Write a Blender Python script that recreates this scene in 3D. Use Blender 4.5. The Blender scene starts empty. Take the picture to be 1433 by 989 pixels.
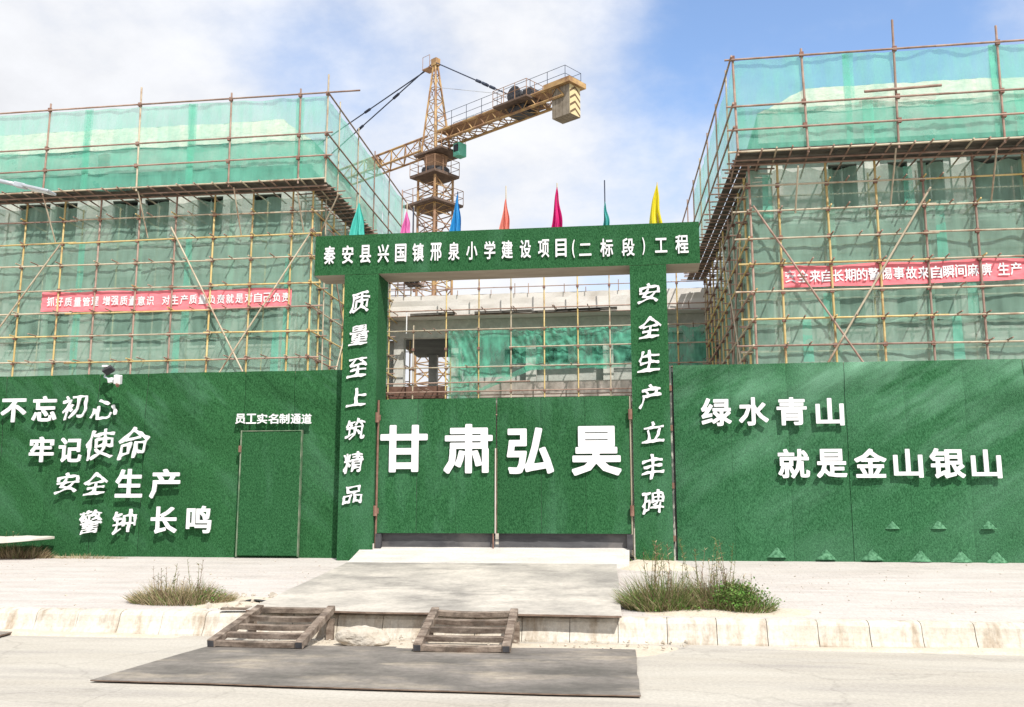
import bpy, bmesh, math, random
import numpy as np
from mathutils import Vector, Matrix, noise, Quaternion
random.seed(7)
S = bpy.context.scene
COL = S.collection
R = math.radians

# ------------------------------------------------------------------ camera
cd = bpy.data.cameras.new('camera'); cam = bpy.data.objects.new('camera', cd); COL.objects.link(cam)
cd.sensor_width = 36; cd.lens = 36*1329/1433; cd.clip_start = .1; cd.clip_end = 3000
PITCH, YAW, EYE = R(9.3), R(7.6), 1.55
cam.location = (0, 0, EYE); cam.rotation_euler = (R(90)+PITCH, 0, YAW)
S.camera = cam
_F = Vector((-math.sin(YAW)*math.cos(PITCH), math.cos(YAW)*math.cos(PITCH), math.sin(PITCH)))
_R = Vector((math.cos(YAW), math.sin(YAW), 0)); _U = _R.cross(_F); _O = Vector((0, 0, EYE))
def ray(x, y): return _F + _R*((x-716.5)/1329) - _U*((y-494.5)/1329)
def PY(x, y, Y):                       # survey: where a sight line meets a wall plane at distance Y
    d = ray(x, y); return _O + d*(Y/d.y)
def PZ(x, y, z):
    d = ray(x, y); return _O + d*((z-EYE)/d.z)

# ------------------------------------------------------------------ world, sun, exposure
SUN_EL, SUN_AZ = R(50), R(33)          # behind the camera, to its right
w = bpy.data.worlds.new('World'); S.world = w; w.use_nodes = True
nt = w.node_tree; nt.nodes.clear()
def N(t, tree=None, **kw):
    n = (tree or nt).nodes.new(t)
    for k, v in kw.items(): setattr(n, k, v)
    return n
sky = N('ShaderNodeTexSky', sky_type='NISHITA', sun_disc=False, sun_elevation=SUN_EL, sun_rotation=R(180)-SUN_AZ)
sky.air_density = 1.0; sky.dust_density = .6; sky.ozone_density = 1.2
tc = N('ShaderNodeTexCoord'); sep = N('ShaderNodeSeparateXYZ'); nt.links.new(tc.outputs['Generated'], sep.inputs[0])
def M(op, a, b=None, c=None, clamp=False):
    n = N('ShaderNodeMath', operation=op, use_clamp=clamp)
    for i, v in enumerate((a, b, c)):
        if v is None: continue
        if isinstance(v, (int, float)): n.inputs[i].default_value = v
        else: nt.links.new(v, n.inputs[i])
    return n.outputs[0]
zc = M('ADD', M('MAXIMUM', sep.outputs['Z'], 0.0), .35)
comb = N('ShaderNodeCombineXYZ')
nt.links.new(M('DIVIDE', sep.outputs['X'], zc), comb.inputs[0]); nt.links.new(M('DIVIDE', sep.outputs['Y'], zc), comb.inputs[1])
comb.inputs[2].default_value = 3.7
nz = N('ShaderNodeTexNoise'); nz.inputs['Scale'].default_value = 1.6; nz.inputs['Detail'].default_value = 9; nz.inputs['Roughness'].default_value = .56; nz.inputs['Distortion'].default_value = .35
nt.links.new(comb.outputs[0], nz.inputs['Vector'])
nz2 = N('ShaderNodeTexNoise'); nz2.inputs['Scale'].default_value = 5.0; nz2.inputs['Detail'].default_value = 7; nz2.inputs['Roughness'].default_value = .6
nt.links.new(comb.outputs[0], nz2.inputs['Vector'])
cover = M('MULTIPLY_ADD', nz.outputs['Fac'], 1.35, .47)
cover = M('ADD', cover, M('MULTIPLY_ADD', nz2.outputs['Fac'], 1.0, -.50))
# gaps between the clouds: (direction, angular width, depth); some lie outside the frame too
gaps = [(ray(1150, -10), .15, .66), (ray(960, 30), .06, .45), (ray(1380, 30), .13, .55), (ray(940, 150), .045, .26), (ray(520, 95), .075, .42), (ray(420, 40), .05, .22),
        (ray(120, 60), .10, .10), (ray(800, 390), .10, .45), (Vector((.9, .3, .5)), .25, .6), (Vector((-.9, .1, .5)), .25, .6), (Vector((.2, -.9, .5)), .3, .6), (Vector((-.1, .2, 1)), .3, .6)]
for d, wd, dep in gaps:
    d = d.normalized()
    dp = N('ShaderNodeVectorMath', operation='DOT_PRODUCT'); nt.links.new(tc.outputs['Generated'], dp.inputs[0]); dp.inputs[1].default_value = d
    g = M('EXPONENT', M('DIVIDE', M('SUBTRACT', dp.outputs['Value'], 1.0), wd*wd))
    cover = M('SUBTRACT', cover, M('MULTIPLY', g, dep))
mr = N('ShaderNodeMapRange', interpolation_type='SMOOTHSTEP'); nt.links.new(cover, mr.inputs['Value'])
mr.inputs['From Min'].default_value = .02; mr.inputs['From Max'].default_value = .98
mix = N('ShaderNodeMix', data_type='RGBA'); nt.links.new(mr.outputs[0], mix.inputs['Factor'])
skb = N('ShaderNodeMix', data_type='RGBA', blend_type='MULTIPLY'); skb.inputs['Factor'].default_value = 1
nt.links.new(sky.outputs[0], skb.inputs[6]); skb.inputs[7].default_value = (2.15, 2.2, 2.3, 1)
nt.links.new(skb.outputs[2], mix.inputs[6])
cr = N('ShaderNodeMapRange'); nt.links.new(nz2.outputs['Fac'], cr.inputs['Value']); cr.inputs['From Min'].default_value = .3; cr.inputs['From Max'].default_value = .7; cr.inputs['To Min'].default_value = 7.7; cr.inputs['To Max'].default_value = 9.2
cm = N('ShaderNodeMix', data_type='RGBA', blend_type='MULTIPLY'); cm.inputs['Factor'].default_value = 1; cm.inputs[6].default_value = (.965, .98, 1.02, 1)
nt.links.new(cr.outputs[0], cm.inputs[7]); nt.links.new(cm.outputs[2], mix.inputs[7])
bg = N('ShaderNodeBackground'); bg.inputs['Strength'].default_value = .085
nt.links.new(mix.outputs[2], bg.inputs[0]); wo = N('ShaderNodeOutputWorld'); nt.links.new(bg.outputs[0], wo.inputs[0])
sl = bpy.data.lights.new('sun', 'SUN'); sl.energy = 4.2; sl.angle = R(.6); sl.color = (1, .955, .88)
so = bpy.data.objects.new('sun', sl); COL.objects.link(so)
sd = Vector((math.sin(SUN_AZ)*math.cos(SUN_EL), -math.cos(SUN_AZ)*math.cos(SUN_EL), math.sin(SUN_EL)))
so.rotation_euler = sd.to_track_quat('Z', 'Y').to_euler(); so.location = sd*60
S.view_settings.view_transform = 'Standard'; S.view_settings.look = 'None'; S.view_settings.exposure = .42; S.view_settings.gamma = 1
S.cycles.transparent_max_bounces = 24; S.cycles.max_bounces = 6

# ------------------------------------------------------------------ materials
MATS = {}
def mat(name, c1, c2=None, scale=3., rough=.85, bump=0., bscale=None, stretch=(1, 1, 1), detail=6, metallic=0., lo=.35, hi=.65, c3=None, c3scale=.5, c3lo=.5, c3hi=.7, bdist=.02, c3stretch=(1, 1, 1), spec=.3, c3rot=0., fold=0., grain=0., gscale=45, crack=0., paver=False, obj=True, c3amt=1., rnd=0.):
    if name in MATS: return MATS[name]
    m = bpy.data.materials.new(name); m.use_nodes = True; t = m.node_tree; b = t.nodes['Principled BSDF']
    b.inputs['Roughness'].default_value = rough; b.inputs['Metallic'].default_value = metallic; b.inputs['Specular IOR Level'].default_value = spec
    g = t.nodes.new('ShaderNodeNewGeometry')
    def mp(st, rot=0.):
        v = t.nodes.new('ShaderNodeMapping'); v.inputs['Scale'].default_value = st; t.links.new(g.outputs['Position'], v.inputs[0])
        if rot:
            v.inputs['Scale'].default_value = (1, 1, 1); v.inputs['Rotation'].default_value = (0, rot, 0); v2 = t.nodes.new('ShaderNodeMapping'); v2.inputs['Scale'].default_value = st; t.links.new(v.outputs[0], v2.inputs[0]); return v2.outputs[0]
        return v.outputs[0]
    def nzz(sc, st, det, rot=0.):
        n = t.nodes.new('ShaderNodeTexNoise'); n.inputs['Scale'].default_value = sc; n.inputs['Detail'].default_value = det; n.inputs['Roughness'].default_value = .62
        t.links.new(mp(st, rot), n.inputs['Vector']); return n.outputs['Fac']
    def ramp(src, lo, hi):
        r_ = t.nodes.new('ShaderNodeMapRange'); r_.inputs['From Min'].default_value = lo; r_.inputs['From Max'].default_value = hi; t.links.new(src, r_.inputs['Value']); return r_.outputs[0]
    def hang():
        sp = t.nodes.new('ShaderNodeSeparateXYZ'); t.links.new(g.outputs['Position'], sp.inputs[0])
        z_ = t.nodes.new('ShaderNodeMapRange'); z_.inputs['From Min'].default_value = 1.3; z_.inputs['From Max'].default_value = 3.9; z_.inputs['To Min'].default_value = .25; z_.inputs['To Max'].default_value = .8; t.links.new(sp.outputs['Z'], z_.inputs['Value'])
        p_ = ramp(nzz(.55, (1, 1, 1), 2), .30, .52); m_ = t.nodes.new('ShaderNodeMath'); m_.operation = 'MULTIPLY'; t.links.new(z_.outputs[0], m_.inputs[0]); t.links.new(p_, m_.inputs[1]); return m_.outputs[0]
    base = None
    if c2:
        n = nzz(scale, stretch, detail); mx = t.nodes.new('ShaderNodeMix'); mx.data_type = 'RGBA'
        t.links.new(ramp(n, lo, hi), mx.inputs['Factor']); mx.inputs[6].default_value = (*c1, 1); mx.inputs[7].default_value = (*c2, 1); base = mx.outputs[2]
        if c3:
            n3 = nzz(c3scale, c3stretch, 5, c3rot); m3 = t.nodes.new('ShaderNodeMix'); m3.data_type = 'RGBA'
            f3 = ramp(n3, c3lo, c3hi)
            mm = t.nodes.new('ShaderNodeMath'); mm.operation = 'MULTIPLY'; mm.use_clamp = True; t.links.new(f3, mm.inputs[0]); mm.inputs[1].default_value = c3amt
            if fold: t.links.new(hang(), mm.inputs[1])
            t.links.new(mm.outputs[0], m3.inputs['Factor']); t.links.new(base, m3.inputs[6]); m3.inputs[7].default_value = (*c3, 1); base = m3.outputs[2]
        if grain:
            gn = t.nodes.new('ShaderNodeTexNoise'); gn.inputs['Scale'].default_value = gscale; gn.inputs['Detail'].default_value = 4; gn.inputs['Roughness'].default_value = .75; t.links.new(mp((1, 1, 1)), gn.inputs['Vector'])
            gr_ = t.nodes.new('ShaderNodeMapRange'); gr_.inputs['From Min'].default_value = .3; gr_.inputs['From Max'].default_value = .7; gr_.inputs['To Min'].default_value = 1-grain; gr_.inputs['To Max'].default_value = 1+grain; t.links.new(gn.outputs['Fac'], gr_.inputs['Value'])
            gm = t.nodes.new('ShaderNodeMix'); gm.data_type = 'RGBA'; gm.blend_type = 'MULTIPLY'; gm.inputs['Factor'].default_value = 1; t.links.new(base, gm.inputs[6]); t.links.new(gr_.outputs[0], gm.inputs[7]); base = gm.outputs[2]
        if crack:
            vo = t.nodes.new('ShaderNodeTexVoronoi'); vo.feature = 'DISTANCE_TO_EDGE'; vo.inputs['Scale'].default_value = crack; dn = t.nodes.new('ShaderNodeTexNoise'); dn.inputs['Scale'].default_value = 2.5; dn.inputs['Detail'].default_value = 5; t.links.new(mp((1, 1, 1)), dn.inputs['Vector'])
            va = t.nodes.new('ShaderNodeVectorMath'); va.operation = 'MULTIPLY_ADD'; va.inputs[1].default_value = (.5, .5, .5); t.links.new(dn.outputs['Color'], va.inputs[0]); t.links.new(g.outputs['Position'], va.inputs[2]); t.links.new(va.outputs[0], vo.inputs['Vector'])
            cm_ = t.nodes.new('ShaderNodeMapRange'); cm_.inputs['From Min'].default_value = .0; cm_.inputs['From Max'].default_value = .012; cm_.inputs['To Min'].default_value = .80; t.links.new(vo.outputs[0], cm_.inputs['Value'])
            gm = t.nodes.new('ShaderNodeMix'); gm.data_type = 'RGBA'; gm.blend_type = 'MULTIPLY'; gm.inputs['Factor'].default_value = .7; t.links.new(base, gm.inputs[6]); t.links.new(cm_.outputs[0], gm.inputs[7]); base = gm.outputs[2]
        if paver:
            br = t.nodes.new('ShaderNodeTexBrick'); br.inputs['Scale'].default_value = 1; br.inputs['Brick Width'].default_value = .24; br.inputs['Row Height'].default_value = .12; br.inputs['Mortar Size'].default_value = .007; br.inputs['Mortar Smooth'].default_value = .5
            br.inputs['Color1'].default_value = (1.04, 1.02, 1.0, 1); br.inputs['Color2'].default_value = (.90, .895, .90, 1); br.inputs['Mortar'].default_value = (.72, .69, .66, 1); t.links.new(g.outputs['Position'], br.inputs['Vector'])
            gm = t.nodes.new('ShaderNodeMix'); gm.data_type = 'RGBA'; gm.blend_type = 'MULTIPLY'; t.links.new(ramp(nzz(.8, (1, 1, 1), 4), .3, .75), gm.inputs['Factor']); t.links.new(base, gm.inputs[6]); t.links.new(br.outputs['Color'], gm.inputs[7]); base = gm.outputs[2]
        if rnd:
            oi = t.nodes.new('ShaderNodeObjectInfo'); h = t.nodes.new('ShaderNodeHueSaturation'); r2 = t.nodes.new('ShaderNodeMapRange')
            t.links.new(oi.outputs['Random'], r2.inputs['Value']); r2.inputs['To Min'].default_value = 1-rnd; r2.inputs['To Max'].default_value = 1+rnd
            t.links.new(r2.outputs[0], h.inputs['Value']); t.links.new(base, h.inputs['Color']); base = h.outputs[0]
        t.links.new(base, b.inputs['Base Color'])
    else: b.inputs['Base Color'].default_value = (*c1, 1)
    if bump:
        n = nzz(bscale or scale*4, stretch, 5); bn = t.nodes.new('ShaderNodeBump'); bn.inputs['Strength'].default_value = bump; bn.inputs['Distance'].default_value = bdist
        t.links.new(n, bn.inputs['Height']); t.links.new(bn.outputs[0], b.inputs['Normal'])
        if fold:
            nf_ = nzz(1.0, (.35, 1, 1.7), 3, c3rot); b2 = t.nodes.new('ShaderNodeBump'); t.links.new(hang(), b2.inputs['Strength']); b2.inputs['Distance'].default_value = fold; t.links.new(nf_, b2.inputs['Height']); t.links.new(b2.outputs[0], bn.inputs['Normal'])
    MATS[name] = m; m['c'] = 1
    return m
def netmat(name, col, lo, hi, weave=14, trans=.5, stretch=(1, 1, 1)):
    m = bpy.data.materials.new(name); m.use_nodes = True; t = m.node_tree; t.nodes.clear()
    out = t.nodes.new('ShaderNodeOutputMaterial'); mx = t.nodes.new('ShaderNodeMixShader'); tr = t.nodes.new('ShaderNodeBsdfTransparent')
    df = t.nodes.new('ShaderNodeBsdfDiffuse'); tl = t.nodes.new('ShaderNodeBsdfTranslucent'); ad = t.nodes.new('ShaderNodeMixShader'); ad.inputs[0].default_value = trans
    g = t.nodes.new('ShaderNodeNewGeometry'); mp = t.nodes.new('ShaderNodeMapping'); mp.inputs['Scale'].default_value = stretch; t.links.new(g.outputs['Position'], mp.inputs[0])
    n = t.nodes.new('ShaderNodeTexNoise'); n.inputs['Scale'].default_value = .9; n.inputs['Detail'].default_value = 6; n.inputs['Roughness'].default_value = .6; t.links.new(mp.outputs[0], n.inputs['Vector'])
    r = t.nodes.new('ShaderNodeMapRange'); r.inputs['From Min'].default_value = .3; r.inputs['From Max'].default_value = .7; r.inputs['To Min'].default_value = lo; r.inputs['To Max'].default_value = hi
    n9 = t.nodes.new('ShaderNodeTexNoise'); n9.inputs['Scale'].default_value = 3.2; n9.inputs['Detail'].default_value = 4; m9 = t.nodes.new('ShaderNodeMapping'); m9.inputs['Scale'].default_value = (1.5, 1.5, .22); m9.inputs['Rotation'].default_value = (0, .2, 0); t.links.new(g.outputs['Position'], m9.inputs[0]); t.links.new(m9.outputs[0], n9.inputs['Vector'])
    a9 = t.nodes.new('ShaderNodeMath'); a9.operation = 'MULTIPLY_ADD'; a9.inputs[1].default_value = .8; t.links.new(n9.outputs['Fac'], a9.inputs[0]); s9 = t.nodes.new('ShaderNodeMath'); s9.operation = 'SUBTRACT'; s9.inputs[1].default_value = .4; t.links.new(n.outputs['Fac'], s9.inputs[0]); t.links.new(s9.outputs[0], a9.inputs[2]); t.links.new(a9.outputs[0], r.inputs['Value']); t.links.new(r.outputs[0], mx.inputs[0])
    n2 = t.nodes.new('ShaderNodeTexNoise'); n2.inputs['Scale'].default_value = 1.7; n2.inputs['Detail'].default_value = 5; t.links.new(mp.outputs[0], n2.inputs['Vector'])
    cx = t.nodes.new('ShaderNodeMix'); cx.data_type = 'RGBA'; cx.inputs[6].default_value = (*col, 1); cx.inputs[7].default_value = (*[min(1, c*1.35+.03) for c in col], 1); t.links.new(n2.outputs['Fac'], cx.inputs['Factor'])
    for s_ in (df, tl): t.links.new(cx.outputs[2], s_.inputs['Color'])
    t.links.new(df.outputs[0], ad.inputs[1]); t.links.new(tl.outputs[0], ad.inputs[2]); t.links.new(tr.outputs[0], mx.inputs[1]); t.links.new(ad.outputs[0], mx.inputs[2]); t.links.new(mx.outputs[0], out.inputs[0])
    return m

TURF = mat('turf', (.009, .055, .016), (.037, .138, .051), scale=34, stretch=(1.4, 1.4, .8), rough=.9, bump=.8, bscale=55, bdist=.02, detail=4, lo=.34, hi=.68, c3=(.125, .29, .185), c3scale=1.0, c3lo=.50, c3hi=.80, c3stretch=(.38, 1, 1.5), c3rot=R(-42), fold=.16, c3amt=.75, rnd=.07, spec=.15)
TURF_F = mat('turf_flat', (.009, .058, .018), (.039, .145, .056), scale=34, stretch=(1.4, 1.4, .8), rough=.9, bump=.8, bscale=55, bdist=.02, detail=4, lo=.34, hi=.68, c3=(.125, .29, .185), c3scale=1.0, c3lo=.50, c3hi=.80, c3stretch=(1.4, 1, .5), c3amt=.35, rnd=.07, spec=.15)
TURF_R = mat('turf_faded', (.012, .069, .024), (.050, .172, .076), scale=34, stretch=(1.4, 1.4, .8), rough=.9, bump=.8, bscale=55, bdist=.02, detail=4, lo=.34, hi=.68, c3=(.19, .38, .26), c3scale=.9, c3lo=.42, c3hi=.74, c3stretch=(.35, 1, 1.5), c3rot=R(32), fold=.2, c3amt=.85, rnd=.07, spec=.15)
TURF_P = mat('turf_worn_pale', (.022, .10, .042), (.12, .29, .165), scale=22, rough=.9, bump=.4, bscale=30)
WHITE = mat('white_acrylic', (.76, .76, .77), (.66, .66, .68), scale=2.5, rough=.45)
ROAD = mat('road_dusty_concrete', (.385, .355, .31), (.455, .43, .385), scale=.7, stretch=(.35, 1.6, 1), rough=.95, bump=.25, bscale=40, bdist=.01, c3=(.30, .28, .265), c3scale=1.1, c3stretch=(.25, 1.4, 1), c3lo=.52, c3hi=.75, c3amt=.8, spec=.1, grain=.16, gscale=28, crack=.45)
PAVE = mat('pavement', (.455, .42, .395), (.515, .485, .465), scale=2.4, stretch=(.3, 2.0, 1), rough=.95, bump=.3, bscale=30, bdist=.01, c3=(.36, .33, .305), c3scale=1.8, c3stretch=(.22, 2.6, 1), c3lo=.54, c3hi=.74, c3amt=.7, spec=.1, grain=.14, gscale=30, paver=True)
KERB = mat('kerb_stone', (.56, .53, .475), (.49, .445, .375), scale=2.2, stretch=(2.6, 1, .6), rough=.92, bump=.3, bscale=25, bdist=.01, c3=(.27, .20, .135), c3scale=2.4, c3stretch=(2.4, 1, .55), c3lo=.50, c3hi=.68, c3amt=.75, rnd=.05, spec=.1, grain=.18, gscale=22)
SAND = mat('sand', (.48, .42, .335), (.55, .49, .41), scale=3, rough=1, bump=.5, bscale=45, bdist=.012, spec=.05, grain=.2, gscale=35)
APRON = mat('apron_concrete', (.46, .435, .40), (.56, .54, .51), scale=3.5, stretch=(.4, 1.4, 1), rough=.95, bump=.2, bscale=30, bdist=.01, spec=.1, grain=.12, gscale=25)
STEEL = mat('worn_steel_plate', (.115, .105, .095), (.24, .215, .195), scale=1.6, stretch=(.6, 1.3, 1), rough=.62, metallic=.1, bump=.15, bscale=14, bdist=.008, c3=(.42, .36, .285), c3scale=1.7, c3stretch=(.55, 1.2, 1), c3lo=.52, c3hi=.72, c3amt=.75, grain=.22, gscale=14)
STEEL2 = mat('dusty_steel_plate', (.31, .29, .265), (.54, .50, .445), scale=1.1, stretch=(.8, .9, 1), rough=.7, metallic=.1, bump=.15, bscale=12, bdist=.008, c3=(.17, .16, .15), c3scale=1.3, c3stretch=(.7, 1.1, 1), c3lo=.52, c3hi=.72, c3amt=.85, grain=.16, gscale=12)
PLATE_EDGE = mat('rusty_edge', (.12, .08, .06), (.22, .16, .125), scale=8, rough=.9)
WOOD = mat('weathered_timber', (.09, .063, .047), (.27, .22, .18), scale=6, stretch=(.6, 2, 2), rough=.9, bump=.4, bscale=30, bdist=.008, c3=(.10, .08, .065), c3scale=4, c3lo=.52, c3hi=.68, rnd=.15, grain=.3, gscale=25)
RUST = mat('rust', (.16, .085, .06), (.26, .15, .115), scale=9, rough=.9)
DARKSTEEL = mat('dark_painted_steel', (.045, .045, .05), (.10, .10, .105), scale=2.5, stretch=(.5, 1, 2), rough=.6, c3=(.22, .20, .185), c3scale=1.2, c3lo=.5, c3hi=.75, c3amt=.7)
ROCK = mat('pale_rock', (.40, .35, .285), (.50, .46, .40), scale=5, rough=.95, bump=.8, bscale=9, bdist=.03, c3=(.38, .33, .27), c3scale=4, c3lo=.55, c3hi=.7)
GOLD = mat('pole_yellow', (.50, .36, .13), (.64, .50, .25), scale=2.2, rough=.6, c3=(.30, .165, .09), c3scale=1.6, c3lo=.54, c3hi=.68, rnd=.12)
PALE = mat('pole_pale', (.42, .35, .25), (.54, .48, .37), scale=2.5, rough=.6, c3=(.30, .19, .13), c3scale=1.5, c3lo=.52, c3hi=.66, rnd=.12)
BROWN = mat('pole_rust_brown', (.25, .155, .12), (.40, .29, .24), scale=2.5, rough=.7, rnd=.2)
COUPLE = mat('coupler_rust', (.17, .085, .065), (.26, .15, .12), scale=8, rough=.85)
DECKM = mat('deck_board', (.075, .07, .062), (.14, .125, .11), scale=3, rough=.9, rnd=.2)
CONC = mat('raw_concrete', (.42, .42, .39), (.54, .53, .49), scale=.9, rough=.92, bump=.3, bscale=6, bdist=.03, c3=(.60, .58, .54), c3scale=.5, c3lo=.5, c3hi=.75, stretch=(1, 1, 1.6), grain=.15, gscale=4)
BLOCK = mat('block_infill', (.33, .36, .34), (.45, .46, .43), scale=1.2, rough=.95, bump=.4, bscale=8, bdist=.02, c3=(.47, .46, .42), c3scale=.6, c3lo=.48, c3hi=.7, stretch=(.6, 1, 2.2), grain=.15, gscale=5)
ROOFM = mat('screeded_roof', (.50, .455, .375), (.60, .555, .475), scale=2.5, rough=.95, bump=.6, bscale=7, bdist=.05, c3=(.34, .30, .22), c3scale=2.6, c3lo=.56, c3hi=.72, c3amt=.7, grain=.25, gscale=6)
PARA = mat('parapet_concrete', (.56, .53, .49), (.66, .63, .60), scale=1.2, stretch=(.5, 1, 1.5), rough=.95, bump=.3, bscale=6, bdist=.02, c3=(.42, .37, .32), c3scale=.9, c3lo=.56, c3hi=.72, c3amt=.6)
PINKC = mat('formwork_concrete', (.42, .36, .32), (.52, .46, .42), scale=1.5, rough=.95, bump=.3, bscale=8)
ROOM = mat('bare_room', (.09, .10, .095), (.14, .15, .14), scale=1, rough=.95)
DIRT = mat('site_dirt', (.30, .27, .22), (.40, .36, .30), scale=.5, rough=1, bump=.5, bscale=4)
PLY = mat('plywood_soffit', (.30, .255, .205), (.38, .33, .27), scale=2.5, stretch=(.5, 2, 1), rough=.9)
CRY = mat('crane_yellow', (.40, .245, .10), (.50, .34, .16), scale=1.4, rough=.6, c3=(.24, .13, .075), c3scale=1.3, c3lo=.44, c3hi=.62)
CRB = mat('crane_rusty', (.26, .15, .10), (.42, .26, .16), scale=1.8, rough=.8)
CABLE = mat('dark_cable', (.04, .05, .08)); BLACK = mat('black_machinery', (.03, .03, .035), (.07, .07, .075), scale=5, rough=.7)
CWM = mat('counterweight_concrete', (.20, .165, .125), (.29, .25, .20), scale=2, rough=.9)
CHEV = mat('chevron_dark', (.14, .09, .05)); CHEVY = mat('chevron_cream', (.62, .52, .30))
REDB = mat('banner_red', (.74, .16, .19), (.82, .25, .28), scale=2.5, stretch=(1, 1, 3), rough=.8, lo=.3, hi=.7)
LAMPM = mat('lamp_aluminium', (.42, .46, .50), (.52, .56, .60), scale=4, rough=.4, metallic=.4)
LENS = mat('lamp_lens', (.70, .68, .72), rough=.2)
SOLAR = mat('dark_glass', (.02, .02, .03), rough=.15)
BOARD = mat('pale_board', (.56, .52, .46), (.62, .59, .54), scale=3, rough=.9)
NET_UP = netmat('net_turquoise', (.22, .57, .45), .42, .68, stretch=(1, 1, .6))
NET_BAND = netmat('net_turquoise_band', (.13, .46, .36), .34, .60, stretch=(1, 1, .6))  # darker second net layer that doubles the lower band
NET_SEAM = netmat('net_seam', (.20, .62, .48), .34, .58)
NET_IN = netmat('net_dusty_green', (.29, .48, .385), .42, .64, trans=.35, stretch=(1, 1, .5))
NET_MID = netmat('net_bright_green', (.15, .54, .38), .22, .85, stretch=(2.2, 1, 1.4))

# ------------------------------------------------------------------ builders
def props(o, label=None, cat=None, group=None, kind=None):
    if label: o['label'] = label
    if cat: o['category'] = cat
    if group: o['group'] = group
    if kind: o['kind'] = kind
    return o
ORG = {}                                # world origin of each object (nothing that parents is rotated)
def thing(name, loc, label, cat, group=None):
    o = bpy.data.objects.new(name, None); COL.objects.link(o); o.location = loc; ORG[o] = Vector(loc); o.empty_display_size = .3
    return props(o, label, cat, group)
class MB:
    def __init__(s): s.v = []; s.f = []; s.m = []
    def face(s, pts, mi=0):
        n = len(s.v); s.v += [tuple(p) for p in pts]; s.f.append(tuple(range(n, n+len(pts)))); s.m.append(mi)
    def box(s, x0, x1, y0, y1, z0, z1, mi=0):
        n = len(s.v); s.v += [(x, y, z) for z in (z0, z1) for x, y in ((x0, y0), (x1, y0), (x1, y1), (x0, y1))]
        for f in ((3, 2, 1, 0), (4, 5, 6, 7), (0, 1, 5, 4), (1, 2, 6, 5), (2, 3, 7, 6), (3, 0, 4, 7)): s.f.append(tuple(n+i for i in f)); s.m.append(mi)
    def obox(s, c, ax, ay, az, mi=0):     # oriented box, half axes
        c = Vector(c); n = len(s.v)
        s.v += [tuple(c+ax*i+ay*j+az*k) for k in (-1, 1) for i, j in ((-1, -1), (1, -1), (1, 1), (-1, 1))]
        for f in ((3, 2, 1, 0), (4, 5, 6, 7), (0, 1, 5, 4), (1, 2, 6, 5), (2, 3, 7, 6), (3, 0, 4, 7)): s.f.append(tuple(n+i for i in f)); s.m.append(mi)
    def tube(s, p0, p1, r0, r1=None, n=6, mi=0):
        p0, p1 = Vector(p0), Vector(p1); r1 = r0 if r1 is None else r1; d = (p1-p0)
        if d.length < 1e-6: return
        q = d.to_track_quat('Z', 'Y'); k = len(s.v)
        for p, r in ((p0, r0), (p1, r1)):
            for i in range(n):
                a = 2*math.pi*i/n; s.v.append(tuple(p+q @ Vector((r*math.cos(a), r*math.sin(a), 0))))
        for i in range(n): s.f.append((k+i, k+(i+1) % n, k+n+(i+1) % n, k+n+i)); s.m.append(mi)
        s.f.append(tuple(k+n-1-i for i in range(n))); s.m.append(mi); s.f.append(tuple(k+n+i for i in range(n))); s.m.append(mi)
    def grid(s, fn, nu, nv, mi=0):
        k = len(s.v)
        for j in range(nv+1):
            for i in range(nu+1): s.v.append(tuple(fn(i/nu, j/nv)))
        for j in range(nv):
            for i in range(nu): a = k+j*(nu+1)+i; s.f.append((a, a+1, a+nu+2, a+nu+1)); s.m.append(mi)
    def build(s, name, mt, parent=None, smooth=False, origin=None, bevel=0, **kw):
        o3 = Vector(origin) if origin is not None else (ORG[parent] if parent is not None else Vector((0, 0, 0)))
        me = bpy.data.meshes.new(name); me.from_pydata([tuple(Vector(v)-o3) for v in s.v], [], s.f)
        for m_ in (mt if isinstance(mt, (list, tuple)) else [mt]): me.materials.append(m_)
        me.polygons.foreach_set('material_index', s.m)
        if smooth: me.polygons.foreach_set('use_smooth', [True]*len(s.f))
        me.update()
        o = bpy.data.objects.new(name, me); COL.objects.link(o); ORG[o] = o3
        if parent is not None: o.parent = parent; o.location = o3-ORG[parent]
        else: o.location = o3
        if bevel:
            b = o.modifiers.new('bevel', 'BEVEL'); b.width = bevel; b.segments = 2; b.limit_method = 'ANGLE'
        return props(o, **kw)
_cyl = {}
def pole(parent, p0, p1, r, mt, name='pole'):
    key = (mt.name,)
    if key not in _cyl:
        me = bpy.data.meshes.new('pole'); n = 8; v = []; f = []
        for z in (0, 1):
            for i in range(n): a = 2*math.pi*i/n; v.append((math.cos(a), math.sin(a), z))
        for i in range(n): f.append((i, (i+1) % n, n+(i+1) % n, n+i))
        f.append(tuple(range(n-1, -1, -1))); f.append(tuple(range(n, 2*n)))
        me.from_pydata(v, [], f); me.materials.append(mt)
        for p in me.polygons[:n]: p.use_smooth = True
        _cyl[key] = me
    p0, p1 = Vector(p0), Vector(p1); d = p1-p0
    o = bpy.data.objects.new(name, _cyl[key]); COL.objects.link(o); o.parent = parent
    o.location = p0-ORG[parent]; o.rotation_mode = 'QUATERNION'; o.rotation_quaternion = d.to_track_quat('Z', 'Y'); o.scale = (r, r, d.length)
    return o
def nf(x, y=0, z=0, s=1.): return noise.noise(Vector((x*s, y*s, z*s)))
def sm(a, b, x): t = max(0, min(1, (x-a)/(b-a))); return t*t*(3-2*t)

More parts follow.
